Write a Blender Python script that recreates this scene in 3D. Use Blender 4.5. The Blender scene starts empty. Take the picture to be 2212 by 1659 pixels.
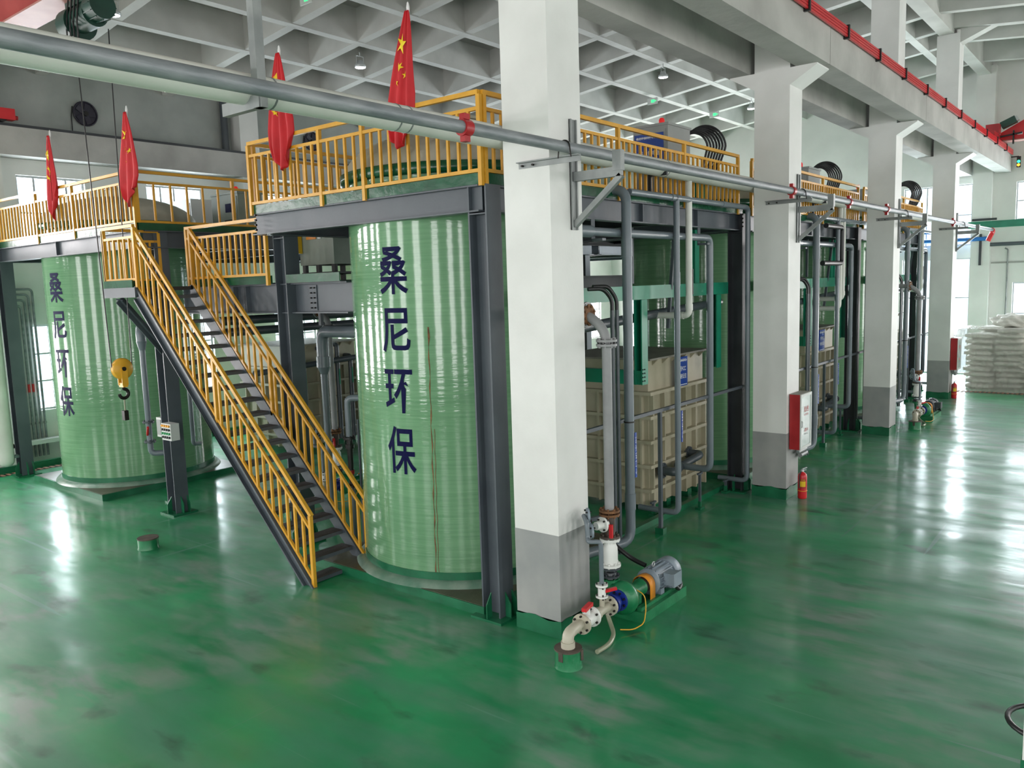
import bpy, bmesh, math, random
from mathutils import Vector, Matrix
random.seed(7)
SC = bpy.context.scene
COL = SC.collection
PI = math.pi

# ------------------------------------------------------------------ camera
cd = bpy.data.cameras.new('camera'); cam = bpy.data.objects.new('camera', cd); COL.objects.link(cam)
cd.sensor_fit = 'HORIZONTAL'; cd.sensor_width = 36.0; cd.lens = 1752.52 / 2212 * 36.0
cd.clip_start = 0.05; cd.clip_end = 300
R0 = ((0.623425, -0.78125, -0.031475), (-0.114909, -0.051729, -0.992028), (0.773394, 0.622072, -0.122022))
rx, ry, rz = Vector(R0[0]), -Vector(R0[1]), -Vector(R0[2])
M4 = Matrix(((rx.x, ry.x, rz.x, -7.1096), (rx.y, ry.y, rz.y, -5.1204), (rx.z, ry.z, rz.z, 4.0), (0, 0, 0, 1)))
cam.matrix_world = M4
SC.camera = cam

# ------------------------------------------------------------------ view / world
vs = SC.view_settings
vs.view_transform = 'Standard'; vs.look = 'None'; vs.gamma = 1.0; vs.use_curve_mapping = False
vs.exposure = -0.15
w = bpy.data.worlds.new('overcast_sky'); SC.world = w; w.use_nodes = True
w.node_tree.nodes['Background'].inputs[0].default_value = (0.92, 0.97, 1.0, 1)
w.node_tree.nodes['Background'].inputs[1].default_value = 2.2
SC.cycles.max_bounces = 5; SC.cycles.diffuse_bounces = 4; SC.cycles.glossy_bounces = 2; SC.cycles.adaptive_threshold = 0.04
SC.cycles.transparent_max_bounces = 12; SC.cycles.sample_clamp_indirect = 6.0
SC.cycles.caustics_reflective = True; SC.cycles.blur_glossy = 1.0; SC.cycles.caustics_refractive = False

# radiance of the hazy daylight standing in the window openings; set higher on the far and end sides to strengthen the floor sheen
SKY_FAR, SKY_END, SKY_NEAR, SKY_BACK = 29.0, 28.0, 10.5, 8.0
DAY = (1.0, 0.955, 0.955)
def window_light(cx, cy, cz, w_, h_, nrm):
    SKY = SKY_FAR if nrm[1] < -.5 else SKY_NEAR if nrm[1] > .5 else SKY_END if nrm[0] < 0 else SKY_BACK
    """daylight entering one window opening; nrm = direction into the hall"""
    ld = bpy.data.lights.new('daylight', 'AREA'); ld.shape = 'RECTANGLE'; ld.size = w_; ld.size_y = h_
    ld.energy = PI * w_ * h_ * SKY; ld.color = DAY
    o = bpy.data.objects.new('daylight', ld); COL.objects.link(o)
    z = -Vector(nrm); up = Vector((0, 0, 1)); x = up.cross(z).normalized()
    o.matrix_world = Matrix(((x.x, up.x, z.x, cx), (x.y, up.y, z.y, cy), (x.z, up.z, z.z, cz), (0, 0, 0, 1)))
    return o

# ------------------------------------------------------------------ helpers
ORG = {}
def v3(p): return Vector(p)
class MB:
    def __init__(s): s.v = []; s.f = []; s.sm = []; s.mi = []
    def add(s, vs_, fs, sm=False, mi=0):
        b = len(s.v); s.v += [Vector(p) for p in vs_]
        for f in fs: s.f.append([b + i for i in f]); s.sm.append(sm); s.mi.append(mi)
        return s
    def box(s, x0, y0, z0, x1, y1, z1, mi=0):
        if x1 < x0: x0, x1 = x1, x0
        if y1 < y0: y0, y1 = y1, y0
        if z1 < z0: z0, z1 = z1, z0
        return s.add([(x0, y0, z0), (x1, y0, z0), (x1, y1, z0), (x0, y1, z0), (x0, y0, z1), (x1, y0, z1), (x1, y1, z1), (x0, y1, z1)],
                     [(3, 2, 1, 0), (4, 5, 6, 7), (0, 1, 5, 4), (1, 2, 6, 5), (2, 3, 7, 6), (3, 0, 4, 7)], mi=mi)
    def bar(s, p0, p1, w_, h_, up=(0, 0, 1), mi=0):
        p0, p1 = v3(p0), v3(p1); d = (p1 - p0).normalized(); up = v3(up)
        if abs(d.dot(up)) > .98: up = Vector((1, 0, 0))
        sx = d.cross(up).normalized() * (w_ / 2); sy = sx.cross(d).normalized() * (h_ / 2)
        vs_ = [p + a * sx + b * sy for p in (p0, p1) for a, b in ((-1, -1), (1, -1), (1, 1), (-1, 1))]
        return s.add(vs_, [(3, 2, 1, 0), (4, 5, 6, 7), (0, 1, 5, 4), (1, 2, 6, 5), (2, 3, 7, 6), (3, 0, 4, 7)], mi=mi)
    def cyl(s, p0, p1, r, n=16, r2=None, mi=0, caps=True):
        p0, p1 = v3(p0), v3(p1); r2 = r if r2 is None else r2
        d = (p1 - p0).normalized(); a = Vector((0, 0, 1)) if abs(d.z) < .9 else Vector((1, 0, 0))
        x = d.cross(a).normalized(); y = d.cross(x)
        vs_ = [p + (x * math.cos(2 * PI * i / n) + y * math.sin(2 * PI * i / n)) * rr for p, rr in ((p0, r), (p1, r2)) for i in range(n)]
        s.add(vs_, [(i, (i + 1) % n, n + (i + 1) % n, n + i) for i in range(n)], sm=True, mi=mi)
        if caps: s.add(vs_, [tuple(range(n - 1, -1, -1)), tuple(range(n, 2 * n))], mi=mi)
        return s
    def tube(s, pts, r, n=12, bend=0, mi=0, seg=5):
        pts = fillet([v3(p) for p in pts], bend, seg) if bend else [v3(p) for p in pts]
        t = (pts[1] - pts[0]).normalized(); a = Vector((0, 0, 1)) if abs(t.z) < .9 else Vector((1, 0, 0))
        x = t.cross(a).normalized(); vs_ = []
        for k, p in enumerate(pts):
            if k == 0: t = (pts[1] - p)
            elif k == len(pts) - 1: t = (p - pts[k - 1])
            else: t = ((pts[k + 1] - p).normalized() + (p - pts[k - 1]).normalized())
            t.normalize(); x = (x - t * x.dot(t)).normalized(); y = t.cross(x)
            rr = r
            if 0 < k < len(pts) - 1:
                c = (pts[k + 1] - p).normalized().dot((p - pts[k - 1]).normalized()); rr = r / max(.5, math.sqrt((1 + c) / 2))
            vs_ += [p + (x * math.cos(2 * PI * i / n) + y * math.sin(2 * PI * i / n)) * rr for i in range(n)]
        m = len(pts)
        s.add(vs_, [(k * n + i, k * n + (i + 1) % n, (k + 1) * n + (i + 1) % n, (k + 1) * n + i) for k in range(m - 1) for i in range(n)], sm=True, mi=mi)
        s.add(vs_, [tuple(range(n - 1, -1, -1)), tuple(range((m - 1) * n, m * n))], mi=mi)
        return s
    def lathe(s, prof, c, n=32, axis='z', mi=0, sm=True):
        c = v3(c); vs_ = []
        for r, h in prof:
            for i in range(n):
                a = 2 * PI * i / n; q = (r * math.cos(a), r * math.sin(a), h)
                if axis == 'x': q = (q[2], q[0], q[1])
                elif axis == 'y': q = (q[1], q[2], q[0])
                vs_.append(c + Vector(q))
        m = len(prof)
        s.add(vs_, [(k * n + i, k * n + (i + 1) % n, (k + 1) * n + (i + 1) % n, (k + 1) * n + i) for k in range(m - 1) for i in range(n)], sm=sm, mi=mi)
        if prof[0][0] > 1e-4: s.add(vs_, [tuple(range(n - 1, -1, -1))], mi=mi)
        if prof[-1][0] > 1e-4: s.add(vs_, [tuple(range((m - 1) * n, m * n))], mi=mi)
        return s
    def prism(s, poly, d, mi=0):
        d = v3(d); n = len(poly); vs_ = [v3(p) for p in poly] + [v3(p) + d for p in poly]
        return s.add(vs_, [tuple(range(n - 1, -1, -1)), tuple(range(n, 2 * n))] + [(i, (i + 1) % n, n + (i + 1) % n, n + i) for i in range(n)], mi=mi)
    def ibeam(s, p0, p1, h, w_, up=(0, 0, 1), tf=.02, tw=.014, mi=0):
        p0, p1, up = v3(p0), v3(p1), v3(up).normalized()
        for k in (-1, 1): s.bar(p0 + up * k * (h - tf) / 2, p1 + up * k * (h - tf) / 2, w_, tf, up, mi)
        return s.bar(p0, p1, tw, h - 2 * tf, up, mi)
    def flange(s, p, d, r, t=.03, nb=8, rb=None, mi=0, bmi=0):
        p, d = v3(p), v3(d).normalized(); s.cyl(p - d * t / 2, p + d * t / 2, r, 20, mi=mi)
        a = Vector((0, 0, 1)) if abs(d.z) < .9 else Vector((1, 0, 0)); x = d.cross(a).normalized(); y = d.cross(x)
        for i in range(nb):
            q = p + (x * math.cos(2 * PI * (i + .5) / nb) + y * math.sin(2 * PI * (i + .5) / nb)) * r * .8
            s.cyl(q - d * (t * .5 + .02), q + d * (t * .5 + .02), r * .09 + .003, 6, mi=bmi)
        return s
    def mesh(s, name, org):
        me = bpy.data.meshes.new(name); me.from_pydata([tuple(p - org) for p in s.v], [], s.f)
        me.polygons.foreach_set('use_smooth', s.sm); me.polygons.foreach_set('material_index', s.mi)
        bm = bmesh.new(); bm.from_mesh(me); bmesh.ops.recalc_face_normals(bm, faces=bm.faces); bm.to_mesh(me); bm.free()
        return me
    def build(s, name, mat, parent=None, org=None):
        if parent is not None: org = ORG[parent.as_pointer()]
        elif org is None:
            xs = [p.x for p in s.v]; ys = [p.y for p in s.v]
            org = Vector(((min(xs) + max(xs)) / 2, (min(ys) + max(ys)) / 2, min(p.z for p in s.v)))
        org = v3(org)
        me = s.mesh(name, org)
        for m in (mat if isinstance(mat, (list, tuple)) else [mat]): me.materials.append(m)
        o = bpy.data.objects.new(name, me); COL.objects.link(o)
        if parent is not None: o.parent = parent
        else: o.location = org
        ORG[o.as_pointer()] = org
        return o
def fillet(pts, rb, seg=5):
    out = [pts[0]]
    for k in range(1, len(pts) - 1):
        a, b, c = pts[k - 1], pts[k], pts[k + 1]; u = (a - b); w_ = (c - b)
        l = min(rb, u.length * .49, w_.length * .49); u.normalize(); w_.normalize()
        p, q = b + u * l, b + w_ * l
        for i in range(seg + 1):
            t = i / seg; out.append(p * (1 - t) ** 2 + b * 2 * t * (1 - t) + q * t * t)
    out.append(pts[-1]); return out
def tag(o, label, cat, group=None):
    o['label'] = label; o['category'] = cat
    if group: o['group'] = group
    return o
def struct(o, label=None):
    o['kind'] = 'structure'
    if label: o['label'] = label
    return o
def thing(name, label, cat, loc, group=None):
    o = bpy.data.objects.new(name, None); COL.objects.link(o); o.location = loc; o.empty_display_size = .1
    ORG[o.as_pointer()] = v3(loc); return tag(o, label, cat, group)
def senv(name, loc=(0, 0, 0), label=None):
    o = bpy.data.objects.new(name, None); COL.objects.link(o); o.location = loc; ORG[o.as_pointer()] = v3(loc); return struct(o, label)
def inst(me, name, parent, loc, rot=None):
    o = bpy.data.objects.new(name, me); COL.objects.link(o); o.parent = parent
    o.location = v3(loc) - ORG[parent.as_pointer()]
    if rot: o.rotation_euler = rot
    ORG[o.as_pointer()] = v3(loc); return o

# ------------------------------------------------------------------ materials
def pm(name, c1, c2=None, scale=3.0, rough=.5, metal=0.0, bump=0.0, bscale=None, stretch=(1, 1, 1), detail=5, rvar=0.0, lo=.35, hi=.65, spec=.5, coat=0.0):
    m = bpy.data.materials.new(name); m.use_nodes = True; nt = m.node_tree; n = nt.nodes; l = nt.links
    b = n['Principled BSDF']; b.inputs['Roughness'].default_value = rough; b.inputs['Metallic'].default_value = metal
    b.inputs['Specular IOR Level'].default_value = spec
    if coat: b.inputs['Coat Weight'].default_value = coat; b.inputs['Coat Roughness'].default_value = .1
    b.inputs['Base Color'].default_value = (*c1, 1)
    if c2 is None and not bump: return m
    g = n.new('ShaderNodeNewGeometry'); mp = n.new('ShaderNodeMapping'); mp.inputs['Scale'].default_value = stretch
    l.new(g.outputs['Position'], mp.inputs['Vector'])
    no = n.new('ShaderNodeTexNoise'); no.inputs['Scale'].default_value = scale; no.inputs['Detail'].default_value = detail
    l.new(mp.outputs[0], no.inputs['Vector'])
    if c2 is not None:
        r = n.new('ShaderNodeValToRGB'); r.color_ramp.elements[0].position = lo; r.color_ramp.elements[1].position = hi
        r.color_ramp.elements[0].color = (*c1, 1); r.color_ramp.elements[1].color = (*c2, 1)
        l.new(no.outputs['Fac'], r.inputs[0]); l.new(r.outputs[0], b.inputs['Base Color'])
    if rvar:
        mr = n.new('ShaderNodeMapRange'); mr.inputs['To Min'].default_value = rough - rvar; mr.inputs['To Max'].default_value = rough + rvar
        mr.inputs['From Min'].default_value = .3; mr.inputs['From Max'].default_value = .7
        l.new(no.outputs['Fac'], mr.inputs['Value']); l.new(mr.outputs[0], b.inputs['Roughness'])
    if bump:
        nb = n.new('ShaderNodeTexNoise'); nb.inputs['Scale'].default_value = bscale or scale * 4; nb.inputs['Detail'].default_value = 4
        l.new(mp.outputs[0], nb.inputs['Vector'])
        bp = n.new('ShaderNodeBump'); bp.inputs['Strength'].default_value = bump; bp.inputs['Distance'].default_value = .02
        l.new(nb.outputs['Fac'], bp.inputs['Height']); l.new(bp.outputs[0], b.inputs['Normal'])
    return m
def emit(name, c, s):
    m = bpy.data.materials.new(name); m.use_nodes = True; nt = m.node_tree
    b = nt.nodes['Principled BSDF']; b.inputs['Base Color'].default_value = (*c, 1)
    b.inputs['Emission Color'].default_value = (*c, 1); b.inputs['Emission Strength'].default_value = s; return m
def floor_mat():
    m = bpy.data.materials.new('green_epoxy_floor'); m.use_nodes = True; nt = m.node_tree; n = nt.nodes; l = nt.links
    b = n['Principled BSDF']; g = n.new('ShaderNodeNewGeometry')
    def noise(scale, stretch, det=6, rot=0.0, dist=0.0):
        mp = n.new('ShaderNodeMapping'); mp.inputs['Scale'].default_value = stretch; mp.inputs['Rotation'].default_value = (0, 0, rot)
        l.new(g.outputs['Position'], mp.inputs['Vector'])
        t = n.new('ShaderNodeTexNoise'); t.inputs['Scale'].default_value = scale; t.inputs['Detail'].default_value = det; t.inputs['Distortion'].default_value = dist
        l.new(mp.outputs[0], t.inputs['Vector']); return t.outputs['Fac']
    def ramp(f, a, bb, ca=(0, 0, 0), cb=(1, 1, 1)):
        r = n.new('ShaderNodeValToRGB'); r.color_ramp.elements[0].position = a; r.color_ramp.elements[1].position = bb
        r.color_ramp.elements[0].color = (*ca, 1); r.color_ramp.elements[1].color = (*cb, 1); l.new(f, r.inputs[0]); return r.outputs[0]
    def mix(f, a, c):
        x = n.new('ShaderNodeMix'); x.data_type = 'RGBA'; l.new(f, x.inputs[0])
        for k, q in ((6, a), (7, c)):
            if isinstance(q, tuple): x.inputs[k].default_value = (*q, 1)
            else: l.new(q, x.inputs[k])
        return x.outputs[2]
    base = ramp(noise(.5, (1, 1, 1), 5, 0, .2), .32, .70, (.003, .175, .060), (.014, .300, .112))
    streak = ramp(noise(1.3, (1, .30, 1), 9, .35, .25), .45, .68)
    col = mix(streak, base, (.050, .215, .125))
    worn = ramp(noise(.38, (1, 1.4, 1), 9, .8, .35), .46, .66)
    fine = ramp(noise(3.6, (1, .32, 1), 9, .5, .2), .40, .62)
    mm = n.new('ShaderNodeMath'); mm.operation = 'MULTIPLY'; l.new(worn, mm.inputs[0]); l.new(fine, mm.inputs[1])
    col = mix(mm.outputs[0], col, (.17, .25, .20))
    dark = ramp(noise(2.3, (1, .5, 1), 8, .35, .2), .60, .74)
    col = mix(dark, col, (.012, .09, .042))
    scr = ramp(noise(5.0, (1, .035, 1), 2, .45, .15), .67, .70)
    col = mix(scr, col, (.10, .27, .18))
    scr2 = ramp(noise(4.0, (.035, 1, 1), 2, -.25, .15), .68, .71)
    col = mix(scr2, col, (.09, .25, .17))
    l.new(col, b.inputs['Base Color'])
    mr = n.new('ShaderNodeMapRange'); mr.inputs['From Min'].default_value = .3; mr.inputs['From Max'].default_value = .7
    mr.inputs['To Min'].default_value = .34; mr.inputs['To Max'].default_value = .62
    l.new(noise(2.6, (1, .28, 1), 9, .35, .2), mr.inputs['Value']); l.new(mr.outputs[0], b.inputs['Roughness'])
    mc = n.new('ShaderNodeMapRange'); mc.inputs['From Min'].default_value = .3; mc.inputs['From Max'].default_value = .7
    mc.inputs['To Min'].default_value = .10; mc.inputs['To Max'].default_value = .24
    l.new(noise(1.4, (1, .5, 1), 6, .9, .2), mc.inputs['Value']); l.new(mc.outputs[0], b.inputs['Coat Roughness'])
    cw = n.new('ShaderNodeMapRange'); cw.inputs['From Min'].default_value = .36; cw.inputs['From Max'].default_value = .64; cw.inputs['To Min'].default_value = .2; cw.inputs['To Max'].default_value = .95
    l.new(noise(2.0, (1, .28, 1), 9, .35, .2), cw.inputs['Value']); l.new(cw.outputs[0], b.inputs['Coat Weight'])
    bp = n.new('ShaderNodeBump'); bp.inputs['Strength'].default_value = .16; bp.inputs['Distance'].default_value = .012
    l.new(noise(5.0, (1, .35, 1), 5, .3), bp.inputs['Height']); l.new(bp.outputs[0], b.inputs['Normal']); l.new(bp.outputs[0], b.inputs['Coat Normal'])
    b.inputs['Specular IOR Level'].default_value = .42
    return m
def frp_mat(name, ca, cb, rough=.13):
    m = bpy.data.materials.new(name); m.use_nodes = True; nt = m.node_tree; n = nt.nodes; l = nt.links
    b = n['Principled BSDF']; g = n.new('ShaderNodeNewGeometry')
    def noise(scale, stretch, det=4):
        mp = n.new('ShaderNodeMapping'); mp.inputs['Scale'].default_value = stretch; l.new(g.outputs['Position'], mp.inputs['Vector'])
        t = n.new('ShaderNodeTexNoise'); t.inputs['Scale'].default_value = scale; t.inputs['Detail'].default_value = det
        l.new(mp.outputs[0], t.inputs['Vector']); return t.outputs['Fac']
    r = n.new('ShaderNodeValToRGB'); r.color_ramp.elements[0].position = .34; r.color_ramp.elements[1].position = .66
    r.color_ramp.elements[0].color = (*ca, 1); r.color_ramp.elements[1].color = (*cb, 1)
    add = n.new('ShaderNodeMath'); add.operation = 'ADD'; hf = n.new('ShaderNodeMath'); hf.operation = 'MULTIPLY'; hf.inputs[1].default_value = .5
    l.new(noise(1.0, (.9, .9, .7)), add.inputs[0]); l.new(noise(1.2, (.9, .9, 32)), add.inputs[1]); l.new(add.outputs[0], hf.inputs[0]); l.new(hf.outputs[0], r.inputs[0])
    l.new(r.outputs[0], b.inputs['Base Color']); b.inputs['Roughness'].default_value = rough
    bp = n.new('ShaderNodeBump'); bp.inputs['Strength'].default_value = .20; bp.inputs['Distance'].default_value = .012
    ad2 = n.new('ShaderNodeMath'); ad2.operation = 'ADD'; h2 = n.new('ShaderNodeMath'); h2.operation = 'MULTIPLY'; h2.inputs[1].default_value = .7
    l.new(noise(1.0, (2.5, 2.5, 22), 3), ad2.inputs[0]); l.new(noise(.9, (1.5, 1.5, .35), 2), h2.inputs[0]); l.new(h2.outputs[0], ad2.inputs[1])
    l.new(ad2.outputs[0], bp.inputs['Height']); l.new(bp.outputs[0], b.inputs['Normal'])
    b.inputs['Specular IOR Level'].default_value = .6
    return m
def glass_mat(name, tint=(.9, .97, 1), refl=.08):
    m = bpy.data.materials.new(name); m.use_nodes = True; nt = m.node_tree; n = nt.nodes; l = nt.links
    n.remove(n['Principled BSDF']); o = n['Material Output']
    t = n.new('ShaderNodeBsdfTransparent'); t.inputs[0].default_value = (*tint, 1); gl = n.new('ShaderNodeBsdfGlossy'); gl.inputs['Roughness'].default_value = .03
    mx = n.new('ShaderNodeMixShader'); mx.inputs[0].default_value = refl; l.new(t.outputs[0], mx.inputs[1]); l.new(gl.outputs[0], mx.inputs[2]); l.new(mx.outputs[0], o.inputs[0]); return m
def plastic_film():
    m = bpy.data.materials.new('clear_plastic_film'); m.use_nodes = True; nt = m.node_tree; n = nt.nodes; l = nt.links
    b = n['Principled BSDF']; b.inputs['Base Color'].default_value = (.48, .475, .42, 1); b.inputs['Roughness'].default_value = .25; b.inputs['Alpha'].default_value = .5
    t = n.new('ShaderNodeTexNoise'); t.inputs['Scale'].default_value = 3.5; t.inputs['Detail'].default_value = 6; t.inputs['Distortion'].default_value = 1.5
    g = n.new('ShaderNodeNewGeometry'); l.new(g.outputs['Position'], t.inputs['Vector'])
    bp = n.new('ShaderNodeBump'); bp.inputs['Strength'].default_value = .8; bp.inputs['Distance'].default_value = .06; l.new(t.outputs['Fac'], bp.inputs['Height']); l.new(bp.outputs[0], b.inputs['Normal'])
    return m

FLOOR = floor_mat()
WHITE = pm('white_wall_paint', (.66, .67, .64), (.74, .75, .72), .8, .75, bump=.06, bscale=30)
COLW = pm('column_white_paint', (.70, .70, .68), (.78, .78, .76), 1.2, .6, bump=.08, bscale=25)
COLG = pm('column_grey_paint', (.27, .28, .28), (.36, .36, .35), 1.6, .55, bump=.06, bscale=25)
GBASE = pm('green_skirting_paint', (.006, .105, .045), (.014, .155, .07), 3, .34, bump=.1, bscale=20)
CONC = pm('bare_concrete', (.33, .325, .305), (.44, .435, .41), 1.1, .8, bump=.3, bscale=9)
WCONC = pm('grey_concrete_wall', (.27, .30, .275), (.37, .395, .37), .9, .85, bump=.2, bscale=8)
CEILM = pm('ceiling_concrete_paint', (.46, .465, .44), (.57, .575, .545), .9, .8, bump=.2, bscale=9)
STEEL = pm('blue_grey_steel_paint', (.060, .073, .088), (.085, .101, .118), 1.5, .42, rvar=.06, bump=.04, bscale=30)
DSTEEL = pm('dark_steel_paint', (.022, .025, .030), (.036, .041, .047), 2, .42)
TEALST = pm('grey_green_steel_paint', (.10, .17, .155), (.14, .21, .19), 2, .4)
YEL = pm('yellow_railing_paint', (.62, .30, .020), (.72, .37, .035), 4, .36)
TOE = pm('green_toe_board_paint', (.004, .062, .028), (.009, .10, .045), 2.5, .22, bump=.2, bscale=8)
TEAL = pm('green_frame_paint', (.008, .20, .115), (.016, .27, .16), 2, .35)
TREAD = pm('dark_tread_plate', (.020, .017, .017), (.045, .040, .039), 5, .7, stretch=(1, 4, 1), bump=.3, bscale=40)
FRP = frp_mat('green_frp_shell', (.115, .265, .135), (.185, .365, .20), .09)
FRPY = frp_mat('pale_green_frp_shell', (.30, .42, .22), (.40, .52, .30), .2)
DOME = pm('weathered_frp_dome', (.30, .29, .22), (.50, .49, .41), 1.6, .45, bump=.2, bscale=8)
MORTAR = pm('wet_mortar_skirt', (.09, .20, .14), (.22, .30, .24), 3, .35, bump=.3, bscale=12)
PLINTH = pm('plinth_top_stain', (.055, .055, .035), (.11, .10, .07), 2.5, .35, bump=.2, bscale=12)
BEIGE = pm('beige_pp_panel', (.36, .33, .23), (.46, .42, .31), 1.8, .5)
BLID = pm('grey_beige_lid', (.19, .18, .15), (.27, .26, .22), 3, .6)
PVC = pm('grey_pvc_pipe', (.135, .165, .19), (.165, .195, .22), 2, .28)
DPVC = pm('dark_grey_pvc_pipe', (.055, .068, .08), (.075, .09, .1), 2, .32)
BLKP = pm('black_pipe', (.012, .012, .013), None, rough=.4)
WPIPE = pm('white_insulated_pipe', (.62, .62, .57), (.72, .72, .67), 2, .45, bump=.05, bscale=15)
GALV = pm('galvanised_pipe', (.17, .19, .205), (.30, .315, .33), 5, .5, metal=.25, rvar=.08, stretch=(.5, 2, 2), bump=.12, bscale=30)
GALVD = pm('galvanised_bracket', (.22, .235, .235), (.32, .335, .33), 4, .5, metal=.4)
STL = pm('grey_primer_steel_pipe', (.22, .225, .23), (.30, .305, .31), 3, .5)
RUST = pm('rust', (.10, .045, .018), (.24, .11, .045), 12, .8)
BROWN = pm('brown_stained_steel', (.05, .035, .028), (.10, .075, .06), 8, .6)
CREAM = pm('cream_pp_pipe', (.42, .39, .30), (.50, .47, .38), 3, .4)
WPL = pm('white_valve_plastic', (.76, .77, .74), None, rough=.35)
BOLT = pm('dark_bolts', (.03, .028, .026), None, rough=.4, metal=.6)
RED = pm('red_paint', (.55, .012, .018), (.62, .02, .025), 3, .3)
DRED = pm('dark_red_paint', (.33, .012, .016), (.42, .02, .024), 3, .35)
PINKR = pm('crane_red_paint', (.36, .035, .035), (.44, .06, .055), 2, .4)
PINK = pm('faded_crane_red', (.40, .17, .15), (.48, .22, .19), 2, .45)
FLAGR = pm('red_flag_cloth', (.50, .008, .014), (.60, .014, .022), 3, .6)
STAR = pm('yellow_star_cloth', (.85, .62, .01), None, rough=.6)
WCLOTH = pm('white_cloth', (.78, .78, .78), None, rough=.7)
BLUE = pm('blue_sign', (.008, .05, .30), (.012, .065, .36), 4, .35)
NAVY = pm('navy_lettering', (.002, .003, .045), None, rough=.6, spec=.1)
WTXT = pm('white_print', (.8, .82, .85), None, rough=.5)
RTXT = pm('red_print', (.45, .03, .03), None, rough=.5)
KTXT = pm('black_print', (.015, .015, .018), None, rough=.5)
ORANGE = pm('orange_guard_paint', (.72, .24, .015), (.80, .30, .03), 5, .4)
PGREEN = pm('pump_green_paint', (.008, .15, .055), (.02, .21, .085), 5, .3, bump=.15, bscale=25)
MGREY = pm('motor_grey_paint', (.20, .25, .30), (.26, .31, .36), 5, .4)
MDARK = pm('dark_motor_paint', (.03, .035, .045), (.05, .06, .07), 5, .35)
PBLUE = pm('blue_rubber_joint', (.01, .03, .26), None, rough=.4)
HOSE = pm('clear_hose', (.30, .32, .22), None, rough=.25)
RUBBER = pm('black_rubber_cable', (.010, .010, .011), (.02, .02, .021), 6, .38)
CABG = pm('cabinet_grey_paint', (.27, .285, .275), (.31, .325, .315), 2, .4)
BOXG = pm('grey_green_box_paint', (.20, .25, .21), (.25, .30, .26), 2, .4)
YBOX = pm('yellow_box_paint', (.75, .48, .01), None, rough=.4)
PBOX = pm('light_grey_box_paint', (.58, .60, .58), None, rough=.4)
ORG_L = pm('orange_lamp_cap', (.85, .38, .03), None, rough=.3)
GRN_B = pm('green_button', (.02, .30, .10), None, rough=.35)
FRAME = pm('window_frame_grey', (.42, .44, .45), None, rough=.4, metal=.3)
PANE = glass_mat('window_glass')
PANEB = pm('frosted_blue_pane', (.50, .62, .65), (.56, .68, .70), 2, .2)
CABGL = pm('cabinet_glass', (.34, .42, .40), (.40, .48, .46), 2, .12)
SACK = pm('white_woven_sack', (.58, .57, .52), (.68, .67, .62), 6, .6, bump=.3, bscale=20)
FILM = plastic_film()
DKGREEN = pm('hoist_green_paint', (.008, .040, .030), (.014, .060, .042), 4, .45)
HOOKM = pm('hook_steel', (.02, .018, .016), None, rough=.45, metal=.5)
HYEL = pm('hook_block_yellow', (.72, .36, .02), (.78, .42, .04), 5, .4)
LAMP = emit('lamp_glow', (.95, .97, 1.0), 14.0)
LAMPB = pm('lamp_housing', (.5, .52, .52), None, rough=.35, metal=.5)
EXITG = emit('exit_sign_green', (.05, .8, .25), 1.6)
TLG = emit('signal_green', (.02, .9, .4), 5); TLR = emit('signal_amber', (1, .35, .03), 4)
BEACON = emit('beacon_red', (.75, .02, .02), .35)
FANM = pm('dark_fan', (.018, .016, .03), None, rough=.5)
GRATE = pm('rusty_grating', (.20, .10, .06), (.34, .20, .13), 8, .6)
COPPER = pm('copper_lug', (.30, .16, .08), None, rough=.35, metal=.8)
BLUEP = pm('blue_pipe', (.02, .16, .50), None, rough=.35)
LEAF = pm('garden_leaves', (.10, .22, .07), (.22, .36, .14), 12, .7)

# lettering ---------------------------------------------------------
def text_geo(s_, bold=.0):
    cu = bpy.data.curves.new('txt', 'FONT'); cu.body = s_; cu.size = 1; cu.align_x = 'CENTER'; cu.resolution_u = 3; cu.offset = bold
    o = bpy.data.objects.new('txt', cu); COL.objects.link(o)
    dg = bpy.context.evaluated_depsgraph_get(); me = bpy.data.meshes.new_from_object(o.evaluated_get(dg))
    bpy.data.objects.remove(o); bpy.data.curves.remove(cu)
    vs_ = [(p.co.x, p.co.y) for p in me.vertices]; fs = [tuple(p.vertices) for p in me.polygons]
    bpy.data.meshes.remove(me)
    x0 = min(p[0] for p in vs_); x1 = max(p[0] for p in vs_); y0 = min(p[1] for p in vs_); y1 = max(p[1] for p in vs_)
    return [((p[0] - x0) / (x1 - x0) - .5, (p[1] - y0) / (y1 - y0) - .5) for p in vs_], fs
def lettering(s_, w_, h_, fn, mat, parent, name='lettering', bold=.0, cuts=0):
    vs_, fs = text_geo(s_, bold)
    bm = bmesh.new(); bv = [bm.verts.new((p[0] * w_, p[1] * h_, 0)) for p in vs_]
    for f in fs:
        try: bm.faces.new([bv[i] for i in f])
        except ValueError: pass
    for k in range(cuts):
        x = w_ * ((k + 1) / (cuts + 1) - .5)
        bmesh.ops.bisect_plane(bm, geom=bm.verts[:] + bm.edges[:] + bm.faces[:], plane_co=(x, 0, 0), plane_no=(1, 0, 0))
    bm.verts.index_update()
    mb = MB(); mb.add([fn(q.co.x, q.co.y) for q in bm.verts], [[q.index for q in f.verts] for f in bm.faces]); bm.free()
    return mb.build(name, mat, parent)
def flat(o, u, v, n, off=.004):
    o, u, v, n = v3(o), v3(u), v3(v), v3(n)
    return lambda a, b: o + u * a + v * b + n * off

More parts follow.
